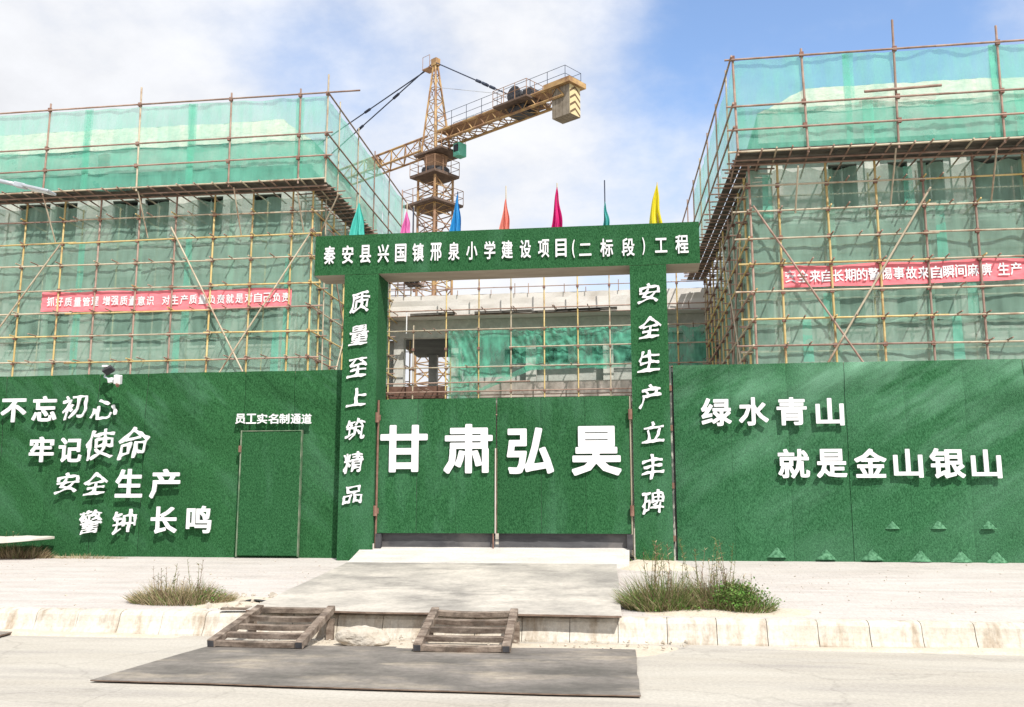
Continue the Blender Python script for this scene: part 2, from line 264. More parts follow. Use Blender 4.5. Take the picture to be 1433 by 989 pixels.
# ------------------------------------------------------------------ ground, road, kerb, pavement
b = MB(); b.face([(-900, -900, -.03), (900, -900, -.03), (900, 1500, -.03), (-900, 1500, -.03)]); b.build('ground', DIRT, kind='structure')
def zr(x, y): return .012*nf(x, y, 0, .35)
b = MB(); b.grid(lambda u, v: (-70+140*u, -30+41.75*v, zr(-70+140*u, -30+41.75*v) if v < 1 else 0.0), 140, 60); b.build('road', ROAD, smooth=True, kind='structure')
def zsw(x, y): return .275+.0785*(y-11.75) + .018*nf(x, y, 4, .8)*sm(11.8, 12.6, y)*(1-sm(16.4, 16.9, y))
b = MB(); b.grid(lambda u, v: (-40+80*u, 11.80+5.6*v, zsw(-40+80*u, 11.80+5.6*v)), 240, 26); b.build('pavement', PAVE, smooth=True, kind='structure')
b = MB(); b.grid(lambda u, v: (-60+120*u, 17.2+90*v, .72+.17*sm(0, .04, v)+.05*nf(-60+120*u, 90*v, 1, .2)*sm(.02, .1, v)), 60, 60); b.build('site_ground', DIRT, smooth=True, kind='structure')
# kerb: 1 m stones with joints
kb = bpy.data.objects.new('kerb', None); COL.objects.link(kb); kb.location = (0, 11.6, 0); ORG[kb] = Vector((0, 11.6, 0)); props(kb, kind='structure')
def kerb_stone(x0, x1, seed):
    b = MB(); pr = [(11.545, -.03), (11.555, .02), (11.59, .07), (11.622, .15), (11.64, .225), (11.668, .262), (11.72, .278), (11.81, .284), (11.81, -.03)]
    n = 8; rows = []
    for i in range(n+1):
        x = x0+.004+(x1-x0-.008)*i/n; e = .004*(1 if i in (0, n) else 0)
        dz = .008*nf(seed, 0, 3, 1.7); dy = .012*nf(seed, 5, 1, 2.1)
        rows.append([(x, y+e*.6+dy+.010*nf(x, z*3, seed, 3), z-(e if z > .1 else 0)+(dz if z > .1 else 0)+.006*nf(x, y, seed, 5)*(z > .1)) for y, z in pr])
    k = 0
    for r_ in rows: b.v += r_
    m = len(pr)
    for i in range(n):
        for j in range(m-1): b.f.append((i*m+j, (i+1)*m+j, (i+1)*m+j+1, i*m+j+1)); b.m.append(0)
    b.f.append(tuple(range(m-1, -1, -1))); b.m.append(0); b.f.append(tuple(n*m+j for j in range(m))); b.m.append(0)
    return b
b = MB(); b.box(-19, 12, 11.69, 11.80, -.03, .262); b.build('mortar', DIRT, kb)
x = -19.1; i = 0
while x < 12:
    kerb_stone(x, x+.57, i).build('kerb_stone', KERB, kb, smooth=False, origin=(x+.28, 11.6, 0)); x += .57; i += 1
# sand drifts (irregular thin mounds)
def drift(x0, x1, y0, y1, h, base, seed, name='sand_drift', mt=SAND):
    b = MB()
    def f(u, v):
        x = x0+(x1-x0)*u; y = y0+(y1-y0)*v
        e = min(u, 1-u)*4; g = min(v, 1-v)*4; t = min(1, e)*min(1, g)
        return (x, y, base(x, y)-.012+(h*(.55+.9*nf(x, y, seed, 1.6))*t+.018*t))
    b.grid(f, max(8, int((x1-x0)*10)), 14); return b.build(name, mt, smooth=True, kind='stuff', label='pale sand drifted along the kerb')
drift(-4.7, .8, 10.35, 11.62, .022, lambda x, y: 0, 1)
drift(-14, -4.9, 11.25, 11.62, .04, lambda x, y: 0, 5)
drift(.7, 9, 11.2, 11.62, .045, lambda x, y: 0, 3)
drift(-.38, .9, 15.6, 16.75, .13, zsw, 8)
drift(-5.9, -4.85, 11.85, 12.9, .03, zsw, 9)
drift(-.2, 2.2, 11.8, 12.6, .035, zsw, 12)

# gate apron (concrete threshold ramp)
b = MB(); xa, xb = -4.93, -.2
pts = [(15.86, .50), (15.89, .668), (16.15, .72), (16.75, .885), (17.9, .90), (17.9, .3)]
for xs in (xa, xb): pass
n = 14
for i in range(n+1):
    x = xa+(xb-xa)*i/n
    b.v += [(x, y+.02*nf(x, y, 2, 2)*(j < 2), z+.006*nf(x, y, 1, 3)) for j, (y, z) in enumerate(pts)]
for i in range(n):
    for j in range(5): b.f.append((i*6+j, (i+1)*6+j, (i+1)*6+j+1, i*6+j+1)); b.m.append(0)
b.f.append((5, 4, 3, 2, 1, 0)); b.f.append(tuple(n*6+j for j in range(6))); b.m += [0, 0]
b.build('gate_apron', APRON, kind='structure')

# steel plates
def plate(name, corners, thick, zfn, mt, label, seed, curl=.012):
    ps = [Vector(c) for c in corners]; c0 = sum(ps, Vector())/4
    t = thing(name, (c0.x, c0.y, zfn(c0.x, c0.y)), label, 'steel plate')
    b = MB(); nu, nv = 30, 14
    def f(dz):
        def g(u, v):
            p = ps[0].lerp(ps[1], u).lerp(ps[3].lerp(ps[2], u), v)
            ed = .015*nf(u*5, v*5, seed, 1.3)*(u in (0, 1) or v in (0, 1))
            return (p.x+ed, p.y+ed, zfn(p.x, p.y)+dz+curl*.45*(.5+nf(p.x, p.y, seed, .9)))
        return g
    b.grid(f(thick), nu, nv); k0 = len(b.v); b.grid(f(0), nu, nv)
    for i in range(nu):
        for j, fl in ((0, 0), (nv, 1)):
            a = j*(nu+1)+i; q = (a, a+1, a+1+k0, a+k0); b.f.append(q[::-1] if not fl else q); b.m.append(1)
    for j in range(nv):
        for i, fl in ((0, 1), (nu, 0)):
            a = j*(nu+1)+i; q = (a, a+nu+1, a+nu+1+k0, a+k0); b.f.append(q[::-1] if not fl else q); b.m.append(1)
    b.build('plate', [mt, PLATE_EDGE], t)
    return t
plate('road_plate', [PZ(126, 956, 0), PZ(896, 978, 0), PZ(889, 912, 0), PZ(300, 905, 0)], .010, lambda x, y: zr(x, y)+.014, STEEL, 'large dark worn steel plate lying flat on the road below the ramps', 3)
plate('pavement_plate', [(-4.84, 11.50, 0), (-.24, 11.47, 0), (-.40, 15.84, 0), (-4.90, 15.84, 0)], .022, lambda x, y: .292+.0785*(y-11.6)+.015, STEEL2, 'dusty grey steel plate covering the pavement in front of the gate', 7, .02)
plate('plate_scrap', [PZ(-60, 893, 0), PZ(0, 893, 0), PZ(18, 888, 0), PZ(-40, 886, 0)], .018, lambda x, y: .02, STEEL, 'end of a dark plate on the road at the far left under the kerb', 9, .0)

# timber access ramps up the kerb
def ramp(tl, tr, bl, br, label, seed):
    rnd = random.Random(seed)
    tl, tr, bl, br = map(Vector, (tl, tr, bl, br)); c = (bl+br)/2
    t = thing('kerb_ramp', (c.x, c.y, 0), label, 'ramp', 'timber ramps leaning on the kerb')
    w = .075
    for a0, a1, sgn in ((tl, bl, 1), (tr, br, -1)):
        b = MB(); d = (a1-a0).normalized(); sx = Vector((1, 0, 0)); sx = (sx-d*sx.dot(d)).normalized(); up = sx.cross(d); up = up if up.z > 0 else -up
        ln = (a1-a0).length; cc = (a0+a1)/2+sx*sgn*w*.5
        b.obox(cc, sx*w*.62, d*(ln/2+.02), up*.042); b.build('side_rail', WOOD, t, bevel=.008)
        b = MB(); e = a1+sx*sgn*w*.5+d*.022; b.obox(e, sx*(w*.62-.01), d*.004, up*.032); b.build('rail_end', BLACK, t)
    for k, s in enumerate((.03, .27, .52, .76, .98)):
        p0, p1 = tl.lerp(bl, s), tr.lerp(br, s); b = MB(); sag = .02*rnd.random()
        n = 6
        for q in range(n):
            u0, u1 = q/n, (q+1)/n
            z0 = -sag*math.sin(math.pi*u0); z1 = -sag*math.sin(math.pi*u1)
            A = p0.lerp(p1, u0)+Vector((0, 0, z0)); B = p0.lerp(p1, u1)+Vector((0, 0, z1)); m = (A+B)/2; ax = (B-A)/2
            b.obox(m+Vector((0, .01, -.005)), ax, Vector((0, .036, .006)), Vector((0, -.006, .027)))
        b.build('cross_slat', WOOD, t)
    for px in (tl, tr):
        b = MB(); b.box(px.x-.04, px.x+.04, px.y-.16, px.y-.09, .0, px.z-.1); b.build('prop_block', WOOD, t)
    return t
ramp((-4.70, 11.52, .345), (-3.72, 11.52, .345), (-4.82, 10.46, .075), (-3.72, 10.44, .075), 'weathered timber ladder ramp leaning on the kerb, left of the pale stone', 1)
ramp((-2.50, 11.50, .345), (-1.47, 11.50, .345), (-2.46, 10.42, .075), (-1.42, 10.46, .075), 'weathered timber ladder ramp leaning on the kerb, right of the pale stone', 2)

# stone
me = bpy.data.meshes.new('stone'); bm = bmesh.new(); bmesh.ops.create_icosphere(bm, subdivisions=4, radius=1)
for v in bm.verts:
    p = v.co.copy(); q = p*(1+.22*noise.noise(p*1.3+Vector((3, 1, 2)))+.07*noise.noise(p*4)+.03*noise.noise(p*9))
    v.co = (q.x*.28*(1-.12*q.z), q.y*.17, max(-.45, q.z)*.15 + .06)
bm.to_mesh(me); bm.free(); me.materials.append(ROCK)
st = bpy.data.objects.new('stone', me); COL.objects.link(st); st.location = (-3.19, 10.95, .03); st.rotation_euler = (0, 0, R(8))
props(st, 'pale rounded stone lying on the sand between the two timber ramps', 'stone')

# rubble crumbs
def crumbs(x0, x1, y0, y1, n, seed, zf, smin=.008, smax=.03):
    rnd = random.Random(seed); b = MB()
    for _ in range(n):
        x, y = rnd.uniform(x0, x1), rnd.uniform(y0, y1); s = rnd.uniform(smin, smax)*rnd.random()+.005
        q = Quaternion((rnd.random(), rnd.random(), rnd.random()), rnd.uniform(0, 3)); b.obox((x, y, zf(x, y)+s*.4), q @ Vector((s, 0, 0)), q @ Vector((0, s*.7, 0)), q @ Vector((0, 0, s*.5)))
    return b
b = crumbs(-12, -5, 11.9, 16.8, 110, 1, zsw, .004, .013); c2 = crumbs(-.2, 6, 11.9, 16.8, 90, 2, zsw, .004, .012); c3 = crumbs(-4.8, .6, 10.9, 11.6, 150, 3, lambda x, y: .03, .005, .018)
for c_ in (c2, c3, crumbs(-5.7, -4.9, 11.9, 13, 90, 4, zsw, .01, .05)):
    k = len(b.v); b.v += c_.v; b.f += [tuple(k+i for i in f) for f in c_.f]; b.m += c_.m
b.build('gravel', ROCK, kind='stuff', label='small crumbs of stone scattered on the pavement and sand')
b = MB(); b.grid(lambda u, v: (-5.32+.42*u, 12.33+.12*v, .335+.03*math.sin(u*3)+.012*nf(u*4, v*3)), 8, 4); b.build('rubber_scrap', BLACK, origin=(-5.2, 12.4, .33), label='black scrap of rubber on the pavement beside the dry weeds', cat='scrap')
b = MB(); b.obox(Vector((-5.02, 11.72, .315)), Vector((.22, .02, 0)), Vector((-.005, .05, 0)), Vector((0, 0, .012))); b.build('wood_scrap', WOOD, origin=(-5.0, 11.7, .3), label='thin wooden scrap on the kerb left of the pavement plate', cat='wood scrap')
b = MB(); A = PY(-30, 757, 16.4); B = PY(60, 754, 16.4)
nn = 16
for i in range(nn+1):
    u = i/nn; p = A.lerp(B, u); hh = .036*(1-u**3)+.006; b.v += [(p.x, 16.1, p.z-hh-.01), (p.x, 16.1, p.z+hh+.012*nf(u*6)), (p.x, 16.75, p.z+hh+.03+.012*nf(u*6)), (p.x, 16.75, p.z-hh)]
for i in range(nn):
    for j in range(4): a = i*4+j; c = i*4+(j+1) % 4; b.f.append((a, c, c+4, a+4)); b.m.append(0)
b.f.append((3, 2, 1, 0)); b.f.append((nn*4, nn*4+1, nn*4+2, nn*4+3)); b.m += [0, 0]
b.box(A.x, A.x+.15, 16.15, 16.7, zsw(A.x, 16.4)-.02, A.z-.03)
b.build('pale_board', BOARD, origin=(A.x, 16.4, A.z), label='pale tapering board propped low against the left fence at the frame edge', cat='board')

# ------------------------------------------------------------------ lettering
_gl = {}
BOLD = {'hei': (.026, .018), 'heavy': (.030, .02), 'brush': (.016, .012), 'mid': (.016, .010)}
def glyph(ch, style):
    """bold lettering: distance field of the outline, thickened, traced back into polygons"""
    k = (ch, style)
    if k in _gl: return _gl[k]
    c = bpy.data.curves.new('t', 'FONT'); c.body = ch; c.size = 1; c.resolution_u = 2
    o = bpy.data.objects.new('t', c); COL.objects.link(o)
    dg = bpy.context.evaluated_depsgraph_get(); me = bpy.data.meshes.new_from_object(o.evaluated_get(dg))
    bpy.data.objects.remove(o); bpy.data.curves.remove(c)
    V = np.array([v.co[:2] for v in me.vertices]); cnt = {}
    for p in me.polygons:
        for e in p.edge_keys: cnt[e] = cnt.get(e, 0)+1
    E = [e for e, n_ in cnt.items() if n_ == 1]; bpy.data.meshes.remove(me)
    if style == 'brush':
        x, y = V[:, 0]-.5, V[:, 1]-.38
        V = np.stack([x+.10*y+.030*np.sin(5*y+2)+.02*np.sin(9*x), y+.20*x-.2*x*abs(x)+.030*np.sin(6*x+1)], 1)
    A, B = V[[e[0] for e in E]], V[[e[1] for e in E]]
    b0, b1 = BOLD[style]; x0, y0 = V.min(0)-b0-.015; x1, y1 = V.max(0)+b0+.015
    n = 84; gx, gy = np.linspace(x0, x1, n+1), np.linspace(y0, y1, n+1); X, Y = np.meshgrid(gx, gy); P = np.stack([X.ravel(), Y.ravel()], 1)
    d = B-A; L = (d**2).sum(1)+1e-12; best = np.full(len(P), 9.); par = np.zeros(len(P), int)
    for i in range(len(A)):
        q = P-A[i]; t = np.clip((q@d[i])/L[i], 0, 1); r_ = q-t[:, None]*d[i]; best = np.minimum(best, (r_**2).sum(1) if style == 'brush' else (.35*np.sqrt((r_**2).sum(1))+.65*abs(r_).max(1))**2)
        cond = (A[i, 1] > P[:, 1]) != (B[i, 1] > P[:, 1])
        if cond.any(): xi = A[i, 0]+(P[:, 1]-A[i, 1])*d[i, 0]/(d[i, 1] if abs(d[i, 1]) > 1e-12 else 1e-12); par += (cond & (P[:, 0] < xi))
    dist = np.sqrt(best); sgn_ = np.where(par % 2 == 1, 1, -1)
    bold = b0 if style != 'brush' else -.001+.042*(.5+.5*np.sin(P[:, 0]*9+P[:, 1]*8+ord(ch)))*(.6+.4*np.sin(P[:, 0]*19-P[:, 1]*15+ord(ch)))
    F_ = (sgn_*dist+bold).reshape(n+1, n+1); F_ = np.where(abs(F_) < 1e-6, 1e-6, F_); ins = F_ > 0
    xs = (gx-gx[0]); ys = (gy-gy[0]); vv = []; ff = []
    cor = ((0, 0), (0, 1), (1, 1), (1, 0))
    def emit(pl, z): 
        k0 = len(vv); vv.extend([(p[0], p[1], z) for p in pl]); ff.append(tuple(range(k0, k0+len(pl))))
    for j in range(n):
        run = None
        for i in range(n+1):
            full = i < n and ins[j, i] and ins[j+1, i] and ins[j, i+1] and ins[j+1, i+1]
            if full:
                if run is None: run = i
                continue
            if run is not None: emit([(gx[run], gy[j]), (gx[i], gy[j]), (gx[i], gy[j+1]), (gx[run], gy[j+1])], .5); run = None
            if i == n or not (ins[j, i] or ins[j+1, i] or ins[j, i+1] or ins[j+1, i+1]): continue
            pl = []; tags = []
            for q in range(4):
                a_, b_ = cor[q][0], cor[q][1]; c_, d_ = cor[(q+1) % 4]
                # walk (j, i) corners counter clockwise: (0,0) (0,1) (1,1) (1,0)
                f0, f1 = F_[j+a_, i+b_], F_[j+c_, i+d_]; p0 = (gx[i+b_], gy[j+a_]); p1 = (gx[i+d_], gy[j+c_])
                if f0 > 0: pl.append(p0); tags.append(0)
                if (f0 > 0) != (f1 > 0):
                    t = f0/(f0-f1); pl.append((p0[0]+(p1[0]-p0[0])*t, p0[1]+(p1[1]-p0[1])*t)); tags.append(1)
            if len(pl) < 3: continue
            emit(pl, .5); m_ = len(pl)
            for q in range(m_):
                if tags[q] and tags[(q+1) % m_]:
                    u_, w_ = pl[q], pl[(q+1) % m_]; k0 = len(vv); vv.extend([(*u_, .5), (*w_, .5), (*w_, -.5), (*u_, -.5)]); ff.append((k0+3, k0+2, k0+1, k0))
    a0, a1 = min(v[0] for v in vv), max(v[0] for v in vv); c0, c1 = min(v[1] for v in vv), max(v[1] for v in vv)
    vv = [((v[0]-a0)/(a1-a0)-.5, (v[1]-c0)/(c1-c0)-.5, v[2]) for v in vv]
    _gl[k] = (vv, ff); return _gl[k]
def char(ch, box, Y, parent, style='hei', depth=.026, mt=WHITE, tilt=0., name='character'):
    x0, y0, x1, y1 = box; cx, cy = (x0+x1)/2, (y0+y1)/2; C = PY(cx, cy, Y)
    wd = abs(PY(x1, cy, Y).x-PY(x0, cy, Y).x); ht = abs(PY(cx, y0, Y).z-PY(cx, y1, Y).z)
    V, F = glyph(ch, style); ct, sn = math.cos(tilt), math.sin(tilt)
    vs = []
    for x, y, z in V:
        X, Z = x*wd, y*ht; X, Z = X*ct-Z*sn, X*sn+Z*ct
        vs.append((X, -z*depth, Z))
    me = bpy.data.meshes.new(name); me.from_pydata(vs, [], F); me.materials.append(mt); me.update()
    o = bpy.data.objects.new(name, me); COL.objects.link(o); o.parent = parent; o.location = C-ORG[parent]; ORG[o] = C
    return o

# ------------------------------------------------------------------ turf hoardings
def wrinkle(x, z, side):
    t = sm(1.8, 4.0, z)
    if side == 0:
        f = .040*t*math.sin(3.4*(x*.75+z*1.25)+1.2*nf(x, z, 0, .6)*3)*(.4+.6*abs(nf(x, z, 7, .5))*2)
    else:
        f = .042*t*math.sin(3.2*(x*.55-z*1.4)+3*nf(x, z, 2, .5))*(.5+abs(nf(x, z, 9, .5))*1.6)
    return f+.022*nf(x, z, 3, 1.3)+.010*nf(x, z, 5, 4)
def turf_wall(parent, x0, x1, z0, z1, Y, side, step, mt, depth=.10, amp=1.):
    n = max(1, round((x1-x0)/step)); st_ = (x1-x0)/n
    for i in range(n):
        a, c = x0+i*st_, x0+(i+1)*st_; off = .010*((i*7) % 3-1)*.6
        b = MB(); nu, nv = max(6, int(st_*16)), max(6, int((z1-z0)*14))
        def f(u, v, a=a, c=c, off=off):
            x = a+(c-a)*u+.0015*(1-2*u); z = z0+(z1-z0)*v
            eb = .012*(max(0, 1-u*12)+max(0, 1-(1-u)*12))
            top = .012*nf(x, 3, 3, 1.5)*(v == 1)
            return (x, Y+off+eb-amp*wrinkle(x, z, side)*min(1, v*6)*min(1, (1-v)*5+.25), z+top)
        b.grid(f, nu, nv); b.build('turf_strip', mt, parent, smooth=True)
FL = thing('turf_fence', (-12, 16.95, .69), 'long green artificial turf fence on the left with four lines of white characters', 'fence', 'turf covered site fences')
turf_wall(FL, -20.0, -5.36, .66, 4.10, 16.88, 0, .95, TURF)
b = MB(); b.box(-20, -5.36, 16.94, 17.02, .5, 4.06); b.build('backing_sheet', DARKSTEEL, FL)
b = MB(); b.tube((-20, 16.98, 4.08), (-5.36, 16.98, 4.08), .022); b.build('top_rail', RUST, FL)
FRt = thing('turf_fence', (6, 16.85, .69), 'long faded green artificial turf fence on the right with two lines of white characters', 'fence', 'turf covered site fences')
turf_wall(FRt, .62, 15.2, .64, 4.06, 16.86, 1, .95, TURF_R)
b = MB(); b.box(.60, 15.2, 16.93, 17.01, .5, 4.02); b.build('backing_sheet', DARKSTEEL, FRt)
b = MB(); b.box(.555, .585, 16.84, 16.93, .6, 4.05); b.build('end_post', mat('post_dark', (.10, .11, .10), (.45, .43, .38), scale=5, stretch=(1, 1, .7), lo=.5, hi=.6), FRt)
b = MB(); b.tube((.6, 16.97, 4.05), (15.2, 16.97, 4.05), .022); b.build('top_rail', RUST, FRt)
for z in (1.0, 1.9, 2.9, 3.6):
    b = MB(); b.box(.55, .592, 16.81, 16.835, z, z+.10); b.build('rust_clip', RUST, FRt)
# worn cone shaped folds at the foot of the right fence
for (px, py, s) in ((1088, 780, 1.), (1157, 783, 1.05), (1222, 784, 1.1), (1290, 786, 1.1), (1347, 787, 1.1), (1397, 788, 1.1), (1250, 740, .75), (1315, 740, .8), (1385, 740, .8)):
    P = PY(px, py, 16.8); b = MB(); n = 12; h = (.17+.12*abs(nf(px, 3)))*s; r = .16*s
    for j in range(6):
        for i in range(n+1):
            a = math.pi*i/n; t = j/5; rr = r*(1-t)*(1+.25*nf(j, px))
            b.v.append((P.x+rr*math.cos(a)*(1+.15*nf(i, px))+.02*nf(i*.7, j*.8, px), 16.835-.28*rr*math.sin(a)+.012*nf(i, j, px)+.01*(1-t), P.z+h*t+.01*nf(i, j, py)))
    for j in range(5):
        for i in range(n): a = j*(n+1)+i; b.f.append((a, a+n+1, a+n+2, a+1)); b.m.append(0)
    b.build('turf_fold', TURF_P, FRt, smooth=True)

# left fence writing (z4 crop: offset 0,500 scale 2.866)
def cl(ch, x0, x1, y0, y1, st_): char(ch, (x0/2.866, 500+y0/2.866, x1/2.866, 500+y1/2.866), 16.765, FL, st_)
for a in (('不', 5, 105, 165, 260, 'hei'), ('忘', 130, 228, 155, 257, 'hei'), ('初', 252, 350, 152, 252, 'brush'), ('心', 362, 470, 168, 250, 'brush'),
          ('牢', 118, 216, 318, 420, 'hei'), ('记', 236, 328, 322, 420, 'hei'), ('使', 345, 458, 285, 415, 'brush'), ('命', 474, 600, 278, 412, 'brush'),
          ('安', 220, 318, 462, 550, 'brush'), ('全', 336, 432, 460, 555, 'brush'), ('生', 464, 572, 447, 562, 'hei'), ('产', 602, 722, 447, 565, 'hei'),
          ('警', 318, 408, 610, 712, 'brush'), ('钟', 452, 548, 607, 712, 'brush'), ('长', 605, 710, 598, 706, 'hei'), ('鸣', 748, 848, 595, 705, 'hei')): cl(*a)
for ch, x in zip('员工实名制通道', (965, 1008, 1052, 1097, 1141, 1187, 1230)): cl(ch, x-20, x+20, 226, 266, 'mid')
# right fence writing (offset 933,500 scale 2.602)
for ch, x0, x1, y0, y1 in (('绿', 125, 235, 148, 250), ('水', 262, 370, 145, 248), ('青', 400, 510, 145, 247), ('山', 542, 645, 148, 248), ('就', 405, 520, 333, 440), ('是', 545, 655, 333, 438), ('金', 683, 800, 332, 438), ('山', 825, 932, 333, 438), ('银', 958, 1085, 330, 440), ('山', 1108, 1218, 335, 440)):
    char(ch, (933+x0/2.602, 500+y0/2.602, 933+x1/2.602, 500+y1/2.602), 16.78, FRt, 'hei')
# staff door in the left fence
dA, dB = PY(341, 604, 16.84), PY(417, 778, 16.84)
b = MB(); b.grid(lambda u, v: (dA.x+(dB.x-dA.x)*u, 16.80-.012*nf(u*3, v*5, 2)-.018, .72+(dA.z-.72)*v), 14, 24); dr = b.build('door', TURF_F, FL, smooth=True, origin=(dA.x, 16.8, .7))
ORG[dr] = Vector((dA.x, 16.8, .7))
b = MB(); FRM = mat('door_frame_grey', (.06, .14, .07), (.22, .25, .18), scale=5); b.box(dA.x-.022, dA.x, 16.765, 16.86, .70, dA.z+.02); b.box(dB.x, dB.x+.012, 16.775, 16.86, .70, dA.z+.02); b.box(dA.x, dB.x, 16.77, 16.86, dA.z, dA.z+.014); b.build('frame', FRM, dr)
p = PY(340, 628, 16.75); b = MB(); b.tube((dA.x-.02, 16.75, p.z-.06), (dA.x-.02, 16.75, p.z+.06), .028); b.build('hinge', RUST, dr)

# ------------------------------------------------------------------ gateway
GW = thing('gateway', (-2.4, 16.9, .7), 'tall green turf covered portal with the project name across its beam', 'gateway')
YF, YB = 16.60, 17.28
def turf_box(x0, x1, z0, z1, name, bottom=False):
    b = MB()
    nx, nz_ = max(4, int((x1-x0)*9)), max(4, int((z1-z0)*9)); ny = 5
    dsp = lambda x, z: .008*nf(x, z, 1, 2.2)
    b.grid(lambda u, v: (x0+(x1-x0)*u, YF-dsp(x0+(x1-x0)*u, z0+(z1-z0)*v)*min(1, u*8, 8-8*u), z0+(z1-z0)*v), nx, nz_)
    b.grid(lambda u, v: (x1, YF+(YB-YF)*u, z0+(z1-z0)*v), ny, nz_)
    b.grid(lambda u, v: (x0, YB+(YF-YB)*u, z0+(z1-z0)*v), ny, nz_)
    b.face([(x1, YB, z0), (x0, YB, z0), (x0, YB, z1), (x1, YB, z1)])
    b.face([(x0, YF, z1), (x1, YF, z1), (x1, YB, z1), (x0, YB, z1)])
    if bottom: b.face([(x0, YB, z0), (x1, YB, z0), (x1, YF, z0), (x0, YF, z0)], 1)
    return b.build(name, [TURF_F, PLY], GW, smooth=False)
turf_box(-5.345, -4.70, .60, 5.835, 'pillar'); turf_box(-.10, .545, .60, 5.835, 'pillar')
turf_box(-5.93, 1.14, 5.84, 6.60, 'beam', True)
# exposed pale foot edges of the pillars
for x in (-4.69, -.115):
    b = MB(); b.box(x, x+.012, 16.59, 16.64, .60, .95); b.build('edge_trim', BOARD, GW)
PN = dict(zip('秦安县兴国镇邢泉小学建设项目', (102, 165, 226, 288, 348, 408, 470, 532, 594, 656, 716, 779, 842, 902)))
def cp(ch, cx, cy, w_, h_): char(ch, (420+(cx-w_/2)/2.4707, 40+(cy-h_/2)/2.4707, 420+(cx+w_/2)/2.4707, 40+(cy+h_/2)/2.4707), 16.575, GW, 'mid', depth=.025)
for ch, cx in PN.items(): cp(ch, cx, 783-(cx-102)*.0312, 38, 62)
cp('(', 945, 761, 9, 62); cp('二', 986, 764, 42, 42); cp('标', 1060, 757, 44, 62); cp('段', 1134, 755, 44, 62); cp(')', 1188, 752, 9, 60); cp('工', 1248, 749, 42, 50); cp('程', 1320, 745, 45, 64)
def cz(ch, cx, cy, w_, h_): char(ch, (430+(cx-w_/2)/2.0596, 300+(cy-h_/2)/2.0596, 430+(cx+w_/2)/2.0596, 300+(cy+h_/2)/2.0596), 16.57, GW, 'brush')
for ch, cx, cy, h_ in (('质', 152, 252, 66), ('量', 148, 348, 62), ('至', 143, 442, 62), ('上', 141, 528, 56), ('筑', 138, 618, 64), ('精', 133, 715, 66), ('品', 130, 808, 58)): cz(ch, cx, cy, 58, h_)
for ch, cx, cy, h_ in (('安', 984, 228, 60), ('全', 988, 326, 66), ('生', 983, 423, 66), ('产', 988, 525, 72), ('立', 996, 628, 64), ('丰', 996, 727, 74), ('碑', 997, 828, 74)): cz(ch, cx, cy, 66, h_)

# gate leaves
def gate_leaf(x0, x1, label, chars, hinge_left):
    t = thing('gate_leaf', (x0 if hinge_left else x1, 16.72, 1.1), label, 'gate', 'leaves of the site gate')
    n = 3; st_ = (x1-x0)/n; z0, z1 = 1.13, 3.51
    for i in range(n):
        a, c = x0+i*st_, x0+(i+1)*st_; b = MB()
        b.grid(lambda u, v: (a+(c-a)*u+.0015*(1-2*u), 16.685+.006*((i) % 2)+.010*(max(0, 1-u*12)+max(0, 1-(1-u)*12))-.010*nf(a+(c-a)*u, v*2.4, 4, 2), z0+(z1-z0)*v), 12, 24)
        b.build('turf_strip', TURF_F, t, smooth=True)
    b = MB(); b.box(x0+.01, x1-.01, 16.705, 16.75, z0+.01, z1-.01); b.build('steel_sheet', DARKSTEEL, t)
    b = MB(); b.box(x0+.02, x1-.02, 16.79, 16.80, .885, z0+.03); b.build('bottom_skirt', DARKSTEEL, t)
    xs = x1 if hinge_left else x0
    b = MB(); b.box(xs-.012, xs+.004, 16.66, 16.70, z0, z1-.9); b.build('edge_trim', BOARD if hinge_left else PLATE_EDGE, t)
    xh = x0-.012 if hinge_left else x1+.012
    for z in (3.18, 1.52):
        b = MB(); b.tube((xh, 16.62, z-.09), (xh, 16.62, z+.09), .038, n=8); b.box(xh-.03, xh+.05 if hinge_left else xh+.03, 16.655, 16.665, z-.05, z+.05); b.build('hinge', RUST, t)
    b = MB(); b.tube((xh, 16.68, .78), (xh, 16.68, 3.5), .02); b.build('hinge_post', RUST if hinge_left else PALE, t)
    xb_ = xh+.05 if hinge_left else xh-.05
    b = MB(); b.box(xb_-.05, xb_+.05, 16.66, 16.76, .86, 1.12); b.build('foot_bracket', BLACK, t)
    for ch, a0, a1, y0, y1 in chars: char(ch, (500+a0/3.5825, 540+y0/3.5825, 500+a1/3.5825, 540+y1/3.5825), 16.645, t, 'heavy', depth=.026)
    return t
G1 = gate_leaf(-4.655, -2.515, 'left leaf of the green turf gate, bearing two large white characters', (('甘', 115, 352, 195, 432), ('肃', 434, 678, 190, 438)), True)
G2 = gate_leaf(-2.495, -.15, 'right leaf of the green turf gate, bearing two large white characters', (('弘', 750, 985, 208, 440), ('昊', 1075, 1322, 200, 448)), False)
b = MB(); b.tube((-2.56, 16.70, .86), (-2.56, 16.70, 1.35), .012); b.build('drop_bolt', RUST, G1)

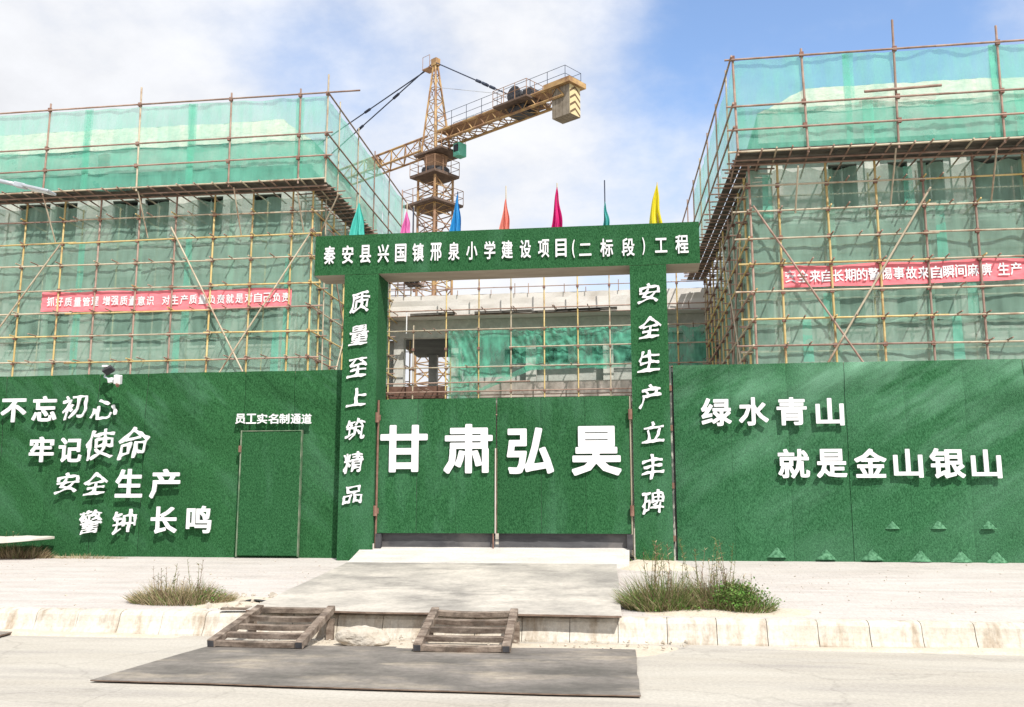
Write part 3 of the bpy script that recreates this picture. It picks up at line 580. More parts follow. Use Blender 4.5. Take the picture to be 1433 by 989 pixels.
# flags on the beam
FC = {'turquoise': (.10, .60, .52), 'pink': (.85, .22, .55), 'blue': (.04, .35, .75), 'salmon': (.88, .30, .24), 'magenta': (.72, .02, .22), 'teal': (.10, .52, .50), 'yellow': (.80, .70, .03)}
def flag(px, top, bot, xl, xr, colname, label, ptop):
    base = PY(px, bot, 16.95); tip = PY(px, ptop, 16.95)
    t = thing('flag', (base.x, 16.95, 6.6), label, 'flag', 'small coloured flags along the gateway beam')
    pole(t, (base.x, 16.95, 6.55), (base.x, 16.95, tip.z), .011, CABLE if colname in ('teal', 'blue') else PALE, 'flagpole')
    m = bpy.data.materials.new('flag_'+colname); m.use_nodes = True; tt = m.node_tree; bs = tt.nodes['Principled BSDF']; bs.inputs['Base Color'].default_value = (*FC[colname], 1); bs.inputs['Roughness'].default_value = .6
    tl = tt.nodes.new('ShaderNodeBsdfTranslucent'); tl.inputs[0].default_value = (*FC[colname], 1); mx = tt.nodes.new('ShaderNodeMixShader'); mx.inputs[0].default_value = .4
    tt.links.new(bs.outputs[0], mx.inputs[1]); tt.links.new(tl.outputs[0], mx.inputs[2]); tt.links.new(mx.outputs[0], tt.nodes['Material Output'].inputs[0])
    zt = PY(px, top, 16.95).z; zb = 6.615; L, Rr = PY(xl, bot, 16.95).x-base.x, PY(xr, bot, 16.95).x-base.x
    b = MB(); sd_ = px*.37
    def f(u, v):
        s = (1-v)**.8; e = (.03+1.08*s)+.05*math.sin(v*9+sd_)*(1-v)*v*4
        x = (L+(Rr-L)*u)*e + .018*math.sin(v*7+sd_)*(1-v)
        y = .055*math.sin(u*math.pi*3.2+v*2.5+sd_)*e+.03*math.sin(u*math.pi*6+sd_)*e
        z = zb+(zt-zb)*v+.035*s*math.sin(u*5+sd_)**2
        return (base.x+x, 16.95+y-.02, z)
    b.grid(f, 22, 22); o = b.build('cloth', m, t, smooth=True)
    return t
flag(502, 284, 328, 491, 511, 'turquoise', 'turquoise drooping flag at the left end of the gateway beam', 258)
flag(569, 296, 327, 562, 575, 'pink', 'small pale pink drooping flag near the left end of the beam', 283)
flag(640, 272, 323, 632, 646, 'blue', 'blue drooping flag standing before the crane mast', 268)
flag(708, 278, 320, 701, 714, 'salmon', 'salmon drooping flag left of the magenta one', 260)
flag(780, 262, 318, 772, 787, 'magenta', 'magenta drooping flag at the middle of the gateway beam', 256)
flag(847, 282, 316, 844, 853, 'teal', 'narrow teal flag wound tight on a thin dark pole', 252)
flag(921, 258, 312, 908, 926, 'yellow', 'yellow drooping flag at the right end of the gateway beam', 255)
pb = PY(578, 326, 17.1); rd = thing('rod', (pb.x, 17.1, 6.6), 'bare thin dark rod sticking up beside the pink flag', 'rod'); pole(rd, (pb.x, 17.1, 6.5), (pb.x, 17.1, PY(578, 290, 17.1).z), .014, CABLE, 'rod_shaft')

# twin solar floodlight on the left fence
p = PY(150, 530, 16.75)
FLt = thing('floodlight', (p.x, 16.9, 4.0), 'small twin floodlight clamped on top of the left turf fence', 'floodlight')
A = PY(146, 527, 16.7); B = PY(156, 532, 16.6); C = PY(163, 531, 16.5); D = PY(152, 518, 16.65)
b = MB(); b.tube((A.x, 16.9, 4.0), tuple(A), .018); b.tube(tuple(A), tuple(D), .016); b.tube(tuple(A), tuple(B), .016); b.tube(tuple(B), tuple(C), .016); b.build('bracket', LAMPM, FLt)
b = MB(); q = Quaternion((0, 1, 0), R(-28)) @ Quaternion((1, 0, 0), R(-35)); b.obox(D, q @ Vector((.095, 0, 0)), q @ Vector((0, .07, 0)), q @ Vector((0, 0, .035))); hd = b.build('lamp_head', BLACK, FLt, bevel=.01); 
b = MB(); b.obox(D+Vector((-.05, -.02, .075)), Vector((.055, 0, 0)), Vector((0, .05, 0)), Vector((0, 0, .018))); b.build('sensor', WHITE, FLt, bevel=.006)
b = MB(); q = Quaternion((0, 1, 0), R(8)) @ Quaternion((1, 0, 0), R(15)); b.obox(C+Vector((.03, 0, 0)), q @ Vector((.065, 0, 0)), q @ Vector((0, .045, 0)), q @ Vector((0, 0, .085))); b.build('lamp_head', WHITE, FLt, bevel=.01)
b = MB(); b.obox(B+Vector((-.01, 0, 0)), Vector((.05, 0, .01)), Vector((0, .04, 0)), Vector((-.01, 0, .045))); b.build('lamp_head', WHITE, FLt, bevel=.01)
b = MB(); b.tube(C+Vector((.02, 0, -.09)), C+Vector((.05, -.03, -.12)), .035); b.build('knob', RUST, FLt)

# street lamp at the left edge
P0, P1, P2 = PY(0, 252, 15), PY(27, 259, 15), PY(67, 268, 15)
dirr = (P2-P1).normalized(); PB = Vector((P0.x-1.9, 15.0, zsw(-13, 15)))
SLp = thing('street_lamp', tuple(PB), 'grey street lamp whose arm and flat head reach in from the left edge', 'street lamp')
b = MB(); b.tube(PB, (PB.x, 15, 8.0), .09, .055, n=12); b.tube(PB, PB+Vector((0, 0, .5)), .14, .13, n=12); b.build('column', LAMPM, SLp, smooth=True)
b = MB(); pts = [Vector((PB.x, 15, 7.75)), Vector((PB.x+.5, 15, 7.80)), Vector((PB.x+1.1, 15, 7.64)), P0-Vector((.25, 0, -.05)), P1]
for a, c in zip(pts[:-1], pts[1:]): b.tube(a, c, .04, .036, n=10)
b.build('arm', LAMPM, SLp, smooth=True)
b = MB(); side = Vector((0, 1, 0)); upv = dirr.cross(side); upv = upv if upv.z > 0 else -upv
b.obox(P1+dirr*.03, dirr*.11, side*.07, upv*.045); b.build('driver_box', LAMPM, SLp, bevel=.015)
b = MB(); b.obox(P1+dirr*.40, dirr*.27, side*.13, upv*.022); hd = b.build('lamp_head', LAMPM, SLp, bevel=.012)
b = MB(); b.obox(P1+dirr*.42-upv*.027, dirr*.2, side*.1, upv*.004); b.build('lens', LENS, hd)

# ------------------------------------------------------------------ buildings under construction
def wall_open(b, x0, x1, z0, z1, y0, y1, ops, axis='x'):
    xs = sorted({x0, x1, *[o[0] for o in ops], *[o[1] for o in ops]}); xs = [x for x in xs if x0 <= x <= x1]
    zs = sorted({z0, z1, *[o[2] for o in ops], *[o[3] for o in ops]})
    for i in range(len(xs)-1):
        run = None
        for j in range(len(zs)-1):
            cx, cz = (xs[i]+xs[i+1])/2, (zs[j]+zs[j+1])/2
            hole = any(o[0] < cx < o[1] and o[2] < cz < o[3] for o in ops)
            if not hole:
                if run is None: run = [zs[j], zs[j+1]]
                else: run[1] = zs[j+1]
            if hole or j == len(zs)-2:
                if run:
                    if axis == 'x': b.box(xs[i], xs[i+1], y0, y1, *run)
                    else: b.box(y0, y1, xs[i], xs[i+1], *run)
                run = None
def building(label, X0, X1, Yf, Yb, Ztop, floors, wins, cols, sidex, eave, ridge, rsx, seed, hip_right):
    t = thing('concrete_building', ((X0+X1)/2, (Yf+Yb)/2, .9), label, 'building', 'unfinished buildings behind the fence')
    ops = []
    for (a, c) in wins:
        for (z0, z1) in floors: ops.append((a, c, z0, z1))
    b = MB(); wall_open(b, X0, X1, .8, Ztop, Yf, Yf+.24, ops); b.build('wall', BLOCK, t)
    for xs_ in sidex:
        b = MB(); so_ = []
        yy = Yf+1.6
        while yy < Yb-2:
            for (z0, z1) in floors: so_.append((yy, yy+1.3, z0, z1))
            yy += 3.2
        wall_open(b, Yf+.24, Yb, .8, Ztop, xs_-.12, xs_+.12, so_, 'y'); b.build('wall', BLOCK, t)
    b = MB(); b.box(X0, X1, Yb, Yb+.24, .8, Ztop); b.build('wall', BLOCK, t)
    for x in cols:
        b = MB(); b.box(x-.24, x+.24, Yf-.06, Yf+.3, .8, Ztop+.001); b.build('column', CONC, t)
    lev = [z0-1.15 for z0, z1 in floors]+[Ztop-.35]
    for z in lev:
        b = MB(); b.box(X0-.03, X1+.03, Yf-.10, Yf+.26, z-.28, z+.28); b.build('floor_beam', CONC, t)
    for z in lev:
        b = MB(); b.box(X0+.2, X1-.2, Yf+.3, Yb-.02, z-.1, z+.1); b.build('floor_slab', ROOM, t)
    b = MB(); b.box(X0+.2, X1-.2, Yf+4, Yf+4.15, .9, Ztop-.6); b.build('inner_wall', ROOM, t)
    for (a, c) in wins:
        for (z0, z1) in floors:
            b = MB(); b.box(a-.08, c+.08, Yf-.05, Yf+.2, z0-.09, z0-.002); b.build('window_sill', CONC, t)
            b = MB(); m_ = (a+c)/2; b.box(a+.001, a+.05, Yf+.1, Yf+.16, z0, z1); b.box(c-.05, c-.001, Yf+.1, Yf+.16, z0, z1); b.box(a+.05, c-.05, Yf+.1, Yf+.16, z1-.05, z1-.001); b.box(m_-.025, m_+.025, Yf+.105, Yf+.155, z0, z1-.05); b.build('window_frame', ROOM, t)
    # eave fascia and hipped roof
    ye, ze = eave; yr, zrr = ridge
    b = MB(); b.box(X0-.3, X1+.3, ye, ye+.35, ze-1.0, ze-.02); b.build('fascia', CONC, t)
    b = MB()
    for xs_ in sidex:
        s = 1 if hip_right else -1; e_ = xs_+s*.3
        b.box(min(e_, e_-s*.35), max(e_, e_-s*.35), ye+.35, Yb, ze-1.0, ze-.03)
    b.build('fascia', CONC, t)
    yb2 = 2*yr-ye; L0, L1 = X0-.3, X1+.3
    if hip_right: r0, r1 = L0, rsx
    else: r0, r1 = rsx, L1
    b = MB(); J = lambda x, y: .07*nf(x, y, seed, 1.1)+.05*nf(x, y, seed, 3)
    def slope(pa, pb, pc, pd, nu, nv):
        def f(u, v):
            p = Vector(pa).lerp(Vector(pb), u).lerp(Vector(pd).lerp(Vector(pc), u), v); return (p.x, p.y, p.z+J(p.x, p.y))
        b.grid(f, nu, nv)
    slope((L0, ye-.02, ze), (L1, ye-.02, ze), (r1, yr, zrr), (r0, yr, zrr), 60, 14)
    slope((L1, yb2, ze), (L0, yb2, ze), (r0, yr, zrr), (r1, yr, zrr), 40, 6)
    if hip_right: slope((L1, ye-.02, ze), (L1, yb2, ze), (r1, yr, zrr), (r1, yr, zrr), 14, 10)
    else: slope((L0, yb2, ze), (L0, ye-.02, ze), (r0, yr, zrr), (r0, yr, zrr), 14, 10)
    b.build('roof', ROOFM, t, smooth=True)
    return t
LW = [(-27.6, -26.2), (-25.3, -23.9), (-23.7, -22.7), (-21.15, -20.05), (-19.75, -18.7), (-17.5, -16.4), (-15.15, -13.95)]
building('long grey concrete building behind the left scaffold, two rows of empty window openings showing', -30, -12.85, 34.9, 44.2, 15.0, [(12.2, 14.0), (7.9, 9.4), (3.6, 5.2)], LW, (-28.4, -25.6, -22, -18.1, -15.8, -13.2), (-12.97,), (34.3, 15.95), (37.0, 18.05), -14.9, 1, True)
RW = [(6.28, 7.18), (8.15, 8.75), (9.05, 9.85), (10.75, 12.3), (13.2, 14.6)]
building('grey concrete building behind the right scaffold, its roof slope starting near the gateway', 4.35, 16, 30.6, 44.6, 13.4, [(11.05, 12.6), (7.15, 8.4), (3.2, 4.6)], RW, (4.6, 7.65, 10.3, 12.8), (4.47,), (30.1, 14.25), (33.0, 16.35), 6.1, 2, False)

# two storey link building between them
MBd = thing('concrete_building', (-4.3, 48, .9), 'lower grey concrete link building seen through the portal, with a pale parapet', 'building', 'unfinished buildings behind the fence')
XL, XR = -13.0, 6.5
b = MB(); b.grid(lambda u, v: (XL+(XR-XL)*u, 45.0+.05*nf(u*20, v*3, 1), 10.95+1.02*v+(.03*nf(u*30, 2) if v == 1 else 0)), 60, 4); b.grid(lambda u, v: (XL+(XR-XL)*u, 45.0+1.2*v, 11.97+.03*nf(u*30, v*3)), 60, 2); b.face([(XL, 46.8, 10.94), (XR, 46.8, 10.94), (XR, 45, 10.94), (XL, 45, 10.94)]); b.build('parapet', PARA, MBd)
b = MB(); b.box(XL, XR, 46.0, 46.4, 10.05, 10.93); b.build('beam', CONC, MBd)
b = MB(); b.box(XL, XR, 46.2, 55, 10.5, 10.7); b.build('roof_slab', ROOM, MBd)
b = MB(); b.box(XL, XR, 45.1, 55, 6.6, 6.85); b.build('floor_slab', CONC, MBd)
b = MB(); b.box(-8.9, XR, 45.0, 45.25, 6.86, 7.62); b.build('balustrade_wall', PINKC, MBd)
for x in (-11.9, -8.95, -5.2, -1.4, 2.5):
    b = MB(); b.box(x-.25, x+.25, 46.02, 46.5, 6.85, 10.05); b.build('column', CONC, MBd)
    b = MB(); b.box(x-.25, x+.25, 54.0, 54.4, 6.85, 10.5); b.build('column', CONC, MBd)
    b = MB(); b.box(x-.25, x+.25, 46.02, 46.5, .9, 6.6); b.build('column', CONC, MBd)
wl = [(-6.6, -5.5, 8.75, 9.5), (-4.6, -3.4, 8.75, 9.5), (-2.2, -1.7, 8.75, 9.5), (-.9, 0.6, 8.75, 9.5), (3, 4, 8.75, 9.5)]
b = MB(); wall_open(b, -8.7, XR, 6.86, 10.05, 46.6, 46.8, wl); b.build('wall', BLOCK, MBd)
b = MB(); b.box(-8.7, XR, 52, 52.2, 6.86, 10.5); b.build('inner_wall', ROOM, MBd)
b = MB(); b.box(-12.9, XR, 54.0, 54.2, .9, 6.6); b.build('wall', BLOCK, MBd)
b = MB(); b.box(-12.9, -12.2, 46.6, 46.8, 6.86, 10.05); b.build('wall', BLOCK, MBd)
b = MB(); b.box(-12.3, -9.0, 44.4, 45.6, 6.55, 6.62); b.box(-12.3, -9.2, 44.9, 45.05, 6.63, 7.45); b.build('formwork_deck', mat('brown_formwork', (.10, .055, .04), (.18, .10, .075), scale=3), MBd)
for k, (x0, x1, z) in enumerate(((-3.8, -.9, 11.02), (-11, -8.8, 10.98), (-7.8, -5, 11.0), (-5, -1.7, 10.97))):
    b = MB(); b.obox(Vector(((x0+x1)/2, 44.75, z)), Vector(((x1-x0)/2, 0, .02)), Vector((0, .12, 0)), Vector((0, 0, .05))); b.build('formwork_plank', DECKM, MBd)

# ------------------------------------------------------------------ scaffolds
def net(parent, c00, c10, c11, c01, mt, nrm=(0, -1, 0), amp=.06, seed=0, nu=28, nv=16, sc=1.1, edge=.0, name='safety_net'):
    c00, c10, c11, c01 = map(Vector, (c00, c10, c11, c01)); nrm = Vector(nrm); b = MB()
    def f(u, v):
        p = c00.lerp(c10, u).lerp(c01.lerp(c11, u), v); h = nf(p.x+p.y*.7, p.z*1.4, seed, sc)+.5*nf(p.x+p.y*.7, p.z*2, seed, sc*2.6)+(.9 if amp > .1 else .45)*nf((p.x+p.y)*2.2+p.z*.9, p.z*.3, seed, 2.0)
        q = p+nrm*(amp*h)
        if edge and v == 1: q.z += -edge*(math.sin(u*math.pi*3+seed)**2)
        if edge and v == 0: q.z += edge*.5*nf(u*5, seed, 0, 1)
        return q
    b.grid(f, nu, nv); return b.build(name, mt, parent, smooth=True)
def gold_or(rnd, w_=(.55, .25, .2)):
    r_ = rnd.random(); return GOLD if r_ < w_[0] else PALE if r_ < w_[0]+w_[1] else BROWN
def scaffold(label, poles_x, Yo, Yi, rails, deckz, YU, uposts, urails, cornerX, sideY1, sgn, ux_side, braces, props_, seed, sideend):
    rnd = random.Random(seed); r = .036
    t = thing('scaffold', (sum(poles_x)/len(poles_x), Yo, .9), label, 'scaffold', 'steel pole scaffolds round the unfinished buildings')
    cp_ = MB(); put = []
    ej = lambda s=.03: rnd.uniform(-s, s)
    x_lo, x_hi = min(poles_x), max(poles_x)
    for x in poles_x:
        pole(t, (x+ej(.06), Yo, .85), (x+ej(.04), Yo+ej(.02), deckz-.12+rnd.random()*.1), r, GOLD if rnd.random() < .7 else BROWN, 'standard')
        pole(t, (x+.12+ej(.1), Yi, .85), (x+.12+ej(.1), Yi, deckz-.1), r*.8, gold_or(rnd, (.3, .3, .4)), 'standard')
    for k, z in enumerate(rails):
        xx = x_lo-.6+rnd.random()*.3; e = x_hi+.35
        while xx < e:
            x2 = min(e+rnd.random()*.25, xx+6); pole(t, (xx, Yo-.07, z+ej(.03)), (x2, Yo-.07, z+ej(.03)), r*.85, PALE if rnd.random() < .62 else gold_or(rnd), 'ledger'); xx = x2-.3 if x2 < e else e+1
        xx = x_lo-.3 if k % 2 or seed == 2 else e+1
        while xx < e:
            x2 = min(e, xx+6); pole(t, (xx, Yi-.07, z+ej(.02)), (x2, Yi-.07, z+ej(.02)), r*.7, BROWN if k % 2 else PALE, 'ledger'); xx = x2 if x2 < e else e+1
        for x in poles_x:
            cp_.obox((x+ej(.015), Yo-.035, z), Vector((.058, 0, 0)), Vector((0, .05, 0)), Vector((0, 0, .065)))
            if k % 2 == (0 if seed == 1 else 1) or rnd.random() < .25:
                pole(t, (x+.07+ej(.04), Yo-.30-.15*rnd.random(), z+.05), (x+.07+ej(.04), Yi+.25, z+.05+ej(.02)), r*.7, gold_or(rnd, (.3, .2, .5)), 'putlog')
                if rnd.random() < .75:
                    xm = x+.5+rnd.random()*.5; pole(t, (xm, Yo-.28-.3*rnd.random(), z+.05), (xm+ej(.05), Yi+.1, z+.05), r*.65, BROWN, 'putlog')
    # side run
    ys = []; yy = Yo+1.1
    while yy < sideY1: ys.append(yy); yy += 1.5
    def sx(y): return cornerX+(sideend-cornerX)*(y-Yo)/(sideY1-Yo)
    inx = lambda y: sx(y)-sgn*.9
    for y in ys:
        pole(t, (sx(y), y, .85), (sx(y)+ej(), y, deckz-.1), r, gold_or(rnd, (.6, .1, .3)), 'standard'); pole(t, (inx(y), y+.1, .85), (inx(y), y+.1, deckz-.1), r*.8, BROWN, 'standard')
        for z in rails:
            cp_.obox((sx(y), y, z), Vector((.055, 0, 0)), Vector((0, .05, 0)), Vector((0, 0, .06)))
            if rnd.random() < .8: pole(t, (sx(y)+sgn*.3, y+.08, z+.05), (inx(y)-sgn*.1, y+.08, z+.05), r*.65, BROWN, 'putlog')
    for k, z in enumerate(rails):
        pole(t, (sx(Yo-.3)+sgn*.07, Yo-.3, z+ej()), (sx(sideY1)+sgn*.07, sideY1, z+ej()), r*.85, gold_or(rnd, (.35, .35, .3)), 'ledger')
    pole(t, (sx(Yo)+sgn*.1, Yo+.5, rails[-1]), (sx(Yo+7)+sgn*.1, Yo+7, deckz-.5), r*.8, PALE, 'brace'); pole(t, (sx(Yo)+sgn*.12, Yo+8.5, rails[-1]-1), (sx(Yo+2)+sgn*.12, Yo+2, deckz-2), r*.8, BROWN, 'brace')
    # overhanging deck: many bearers, boards on top
    xx = x_lo-.4
    while xx < x_hi+.6:
        pole(t, (xx, YU-.12-.2*rnd.random(), deckz-.02+ej(.03)), (xx+ej(.15), Yi+.4, deckz-.06), r*.75, BROWN if rnd.random() < .7 else PALE, 'bearer'); xx += .42+rnd.random()*.3
    yy = Yo
    while yy < sideY1:
        s0 = ux_side(yy); pole(t, (s0+sgn*(.1+.25*rnd.random()), yy, deckz-.02+ej(.04)), (inx(yy), yy+ej(.1), deckz-.06), r*.75, BROWN, 'bearer'); yy += .36+rnd.random()*.2
    xx = x_lo-.4
    k = 0
    while xx < x_hi+.4:
        x2 = min(xx+3, x_hi+.6)
        for q in range(4):
            y0 = YU+.08+q*.33; b = MB(); dz = .01*rnd.random(); b.box(xx+.01, x2-.01, y0, y0+.29, deckz+.055+dz, deckz+.095+dz); b.build('deck_board', DECKM, t)
        xx = x2
        if x2 >= x_hi+.6: break
    yy = Yo
    while yy < sideY1-.5:
        y2 = min(yy+3, sideY1)
        for q in range(3):
            a0 = ux_side(yy)-sgn*(.08+q*.3); a1 = ux_side(y2)-sgn*(.08+q*.3); w_ = -sgn*.26; b = MB(); z_ = deckz+.06
            b.v += [(a0, yy+.01, z_), (a1, y2-.01, z_), (a1+w_, y2-.01, z_), (a0+w_, yy+.01, z_), (a0, yy+.01, z_+.04), (a1, y2-.01, z_+.04), (a1+w_, y2-.01, z_+.04), (a0+w_, yy+.01, z_+.04)]
            for f in ((3, 2, 1, 0), (4, 5, 6, 7), (0, 1, 5, 4), (1, 2, 6, 5), (2, 3, 7, 6), (3, 0, 4, 7)): b.f.append(f); b.m.append(0)
            b.build('deck_board', DECKM, t)
        yy = y2
    for y_ in (Yo-.06, Yo-.5): pole(t, (x_lo-.5, y_, deckz-.09), (x_hi+.7, y_, deckz-.12), r*.9, BROWN, 'ledger')
    xa_, xb_ = (x_lo-.7, ux_side(YU)) if sgn > 0 else (ux_side(YU)-.25, x_hi+.7); pole(t, (xa_, YU-.03, deckz-.02), (xb_, YU-.03, deckz+.03), r*.9, PALE, 'ledger')
    # upper guard frame
    for (x, tip) in uposts:
        pole(t, (x+ej(.06), YU, deckz-.12), (x, YU, tip), r, BROWN if seed == 2 or rnd.random() < .5 else PALE, 'guard_post')
    for z in urails:
        dk = BROWN
        xa_, xb_ = (x_lo-.7, ux_side(YU)+(1.25 if z == urails[0] else .25)) if sgn > 0 else (ux_side(YU)-.25, x_hi+.7)
        pole(t, (xa_, YU-.06, z-.06), ((xa_+xb_)/2+.3, YU-.06, z), r*.95, dk, 'guard_rail'); pole(t, ((xa_+xb_)/2, YU-.07, z-.01), (xb_, YU-.06, z+.04), r*.95, dk, 'guard_rail')
        pole(t, (ux_side(YU)+sgn*.05, YU-.2, z), (ux_side(sideY1)+sgn*.05, sideY1, z-.1), r*.9, dk, 'guard_rail')
        for (x, tip) in uposts: cp_.obox((x, YU-.03, z), Vector((.06, 0, 0)), Vector((0, .055, 0)), Vector((0, 0, .07)))
    yy = YU+1.5
    while yy < sideY1:
        pole(t, (ux_side(yy), yy, deckz-.1), (ux_side(yy), yy, urails[0]+.35), r*.8, PALE if rnd.random() < .5 else BROWN, 'guard_post'); yy += 2.6
    for (x0, z0, x1, z1, y_) in braces: pole(t, (x0, y_, z0), (x1, y_, z1), r*.9, PALE if rnd.random() < .6 else BROWN, 'brace')
    for (p0, p1) in props_: pole(t, p0, p1, r*.75, PALE, 'raker')
    cp_.build('couplers', COUPLE, t, kind='stuff')
    return t, sx, inx
# left
LP = [-26.95, -25.35, -23.72, -22.05, -20.55, -18.95, -17.45, -15.88, -14.35, -12.80, -12.0]
LR = [12.63, 11.72, 10.84, 9.86, 8.94, 8.04, 7.05, 6.1, 5.1, 4.1, 3.1]
def py(x, y, Y): return tuple(PY(x, y, Y))
Lbr = []
for a, c in (((240, 318), (340, 520)), ((440, 318), (307, 522)), ((85, 342), (-5, 465))):
    A, B = PY(*a, 33.05), PY(*c, 33.05); Lbr.append((A.x, A.z, B.x, B.z, 33.02))
Lpr = [(py(a, c, 32.35), py(d, e, 33.15)) for a, c, d, e in ((60, 273, 78, 340), (193, 267, 207, 333), (327, 262, 338, 331), (416, 267, 425, 325), (474, 271, 447, 329))]
SL_, lsx, linx = scaffold('steel pole scaffold with dusty green netting round the left building', LP, 33.15, 34.25, LR, 13.55, 32.3, [(-26.2, 17.1), (-22.45, 17.15), (-18.72, 17.6), (-15.05, 17.15), (-12.32, 17.15), (-11.25, 17.65)], [16.88, 15.3, 14.42], -12.0, 50.0, 1, lambda y: -11.25-.15*(y-32.3)/12, Lbr, Lpr, 1, -12.1)
rn = random.Random(5)
ux = [-27.5, -22.3+1.25, -22.3+4.7-.6, -12.35, -11.33]
ups = [-27.5, -20.85, -16.6, -12.28]
for i in range(3):
    net(SL_, (ups[i]-.1, 32.37, 13.62), (ups[i+1]+.1, 32.37, 13.62), (ups[i+1]+.1, 32.37, 16.84), (ups[i]-.1, 32.37, 16.84), NET_UP, seed=i, amp=.07, edge=.04)
net(SL_, (-12.5, 32.36, 13.62), (-11.3, 32.38, 13.62), (-11.3, 32.38, 16.84), (-12.5, 32.36, 16.84), NET_UP, seed=8, amp=.05, nu=10)
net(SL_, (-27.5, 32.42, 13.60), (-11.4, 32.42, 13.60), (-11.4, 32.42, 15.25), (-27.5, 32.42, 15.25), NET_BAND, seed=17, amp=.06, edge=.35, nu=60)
for x in ups[1:3]:
    net(SL_, (x-.14, 32.34, 13.6), (x+.14, 32.34, 13.6), (x+.2, 32.34, 16.84), (x-.16, 32.34, 16.84), NET_SEAM, seed=x, amp=.05, nu=6)
for k in range(3):
    y0, y1 = 32.4+4.2*k, 32.4+4.2*(k+1); X = lambda y: -11.33-.15*(y-32.3)/12
    net(SL_, (X(y0), y0, 13.6), (X(y1), y1, 13.6), (X(y1), y1, 16.82), (X(y0), y0, 16.82), NET_UP, nrm=(1, 0, 0), seed=20+k, amp=.07)
lv = [13.3, 11.75, 9.9, 8.0, 6.05, 4.1]
for j in range(5):
    for i in range(4):
        xs = [-27.2, -22.6, -18.9, -15.2, -12.05]
        net(SL_, (xs[i]-.12, 33.28, lv[j+1]-.1), (xs[i+1]+.12, 33.28, lv[j+1]-.1), (xs[i+1]+.12, 33.25, lv[j]), (xs[i]-.12, 33.25, lv[j]), NET_IN, seed=30+i+j*5, amp=.08, sc=.9, edge=.12, nu=22, nv=10)
for j in range(5):
    for i in range(3):
        ys = [33.3, 37.2, 41.1, 45.0]
        net(SL_, (lsx(ys[i])-.1, ys[i], lv[j+1]-.1), (lsx(ys[i+1])-.1, ys[i+1], lv[j+1]-.1), (lsx(ys[i+1])-.1, ys[i+1], lv[j]), (lsx(ys[i])-.1, ys[i], lv[j]), NET_IN, nrm=(1, 0, 0), seed=60+i+j*5, amp=.07, nu=14, nv=8)
for x, z0, z1 in ((-21.3, 6.1, 11.8), (-16.9, 8, 11.8), (-17.2, 6.1, 8.2), (-12.9, 6.0, 11.0), (-24.8, 8, 10), (-13.3, 6.1, 8.1)):
    net(SL_, (x-.15, 33.22, z0), (x+.17, 33.22, z0), (x+.13, 33.22, z1), (x-.12, 33.22, z1), NET_SEAM, seed=x, amp=.05, nu=6)
b = MB(); A = PY(147, 222, 32.6); b.grid(lambda u, v: (A.x-.28+.5*u, 32.6+.05*nf(u*5, v*5), A.z-.3+.55*v*(1-.4*abs(u-.5))), 8, 8); b.build('red_rag', REDB, SL_)

# right
RP = [3.53, 4.42, 5.87, 7.30, 8.67, 10.14, 11.6, 13.05, 14.5]
RR = [11.42, 10.6, 9.75, 8.91, 8.05, 7.19, 6.38, 5.5, 4.6, 3.7]
Rbr = []
for a, c in (((1054, 288), (1210, 510)), ((1302, 262), (1156, 512))):
    A, B = PY(*a, 28.85), PY(*c, 28.85); Rbr.append((A.x, A.z, B.x, B.z, 28.84))
Rpr = [(py(a, c, 28.05), py(d, e, 28.95)) for a, c, d, e in ((1117, 232, 1113, 298), (1254, 207, 1246, 288), (1395, 207, 1387, 283))]
SR_, rsx_, rinx = scaffold('steel pole scaffold with green netting round the right building', RP, 29.0, 30.1, RR, 12.2, 28.0, [(3.1, 15.25), (5.15, 15.4), (7.86, 16.15), (10.79, 15.75), (13.8, 15.6)], [15.2, 13.68, 12.93], 3.53, 44.6, -1, lambda y: 3.1-.55*(y-28)/12, Rbr, Rpr, 2, 3.25)
pole(SR_, (6.9, 27.9, 13.86), (9.1, 27.9, 13.93), .045, BROWN, 'guard_rail')
ups = [3.12, 6.45, 10.65, 14.9]
for i in range(3):
    net(SR_, (ups[i]-.1*(i > 0), 28.07, 12.3), (ups[i+1]+.1, 28.07, 12.3), (ups[i+1]+.1, 28.07, 15.18), (ups[i]-.1*(i > 0), 28.07, 15.18), NET_UP, seed=80+i, amp=.07, edge=.03)
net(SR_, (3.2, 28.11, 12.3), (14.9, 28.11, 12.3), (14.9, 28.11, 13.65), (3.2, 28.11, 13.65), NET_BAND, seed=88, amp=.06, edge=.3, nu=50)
for x, z0, z1 in ((6.5, 13.7, 15.18), (7.0, 12.3, 13.65), (10.7, 13.6, 15.18), (11.3, 12.3, 13.7)):
    net(SR_, (x-.14, 28.03, z0), (x+.14, 28.03, z0), (x+.16, 28.03, z1), (x-.16, 28.03, z1), NET_SEAM, seed=x, amp=.05, nu=6)
for k in range(3):
    y0, y1 = 28.1+4.1*k, 28.1+4.1*(k+1); X = lambda y: 3.18-.55*(y-28)/12
    net(SR_, (X(y0), y0, 12.3), (X(y1), y1, 12.3), (X(y1), y1, 15.16), (X(y0), y0, 15.16), NET_UP, nrm=(-1, 0, 0), seed=90+k, amp=.07)
lv = [12.0, 10.65, 8.95, 7.2, 5.5, 3.7]
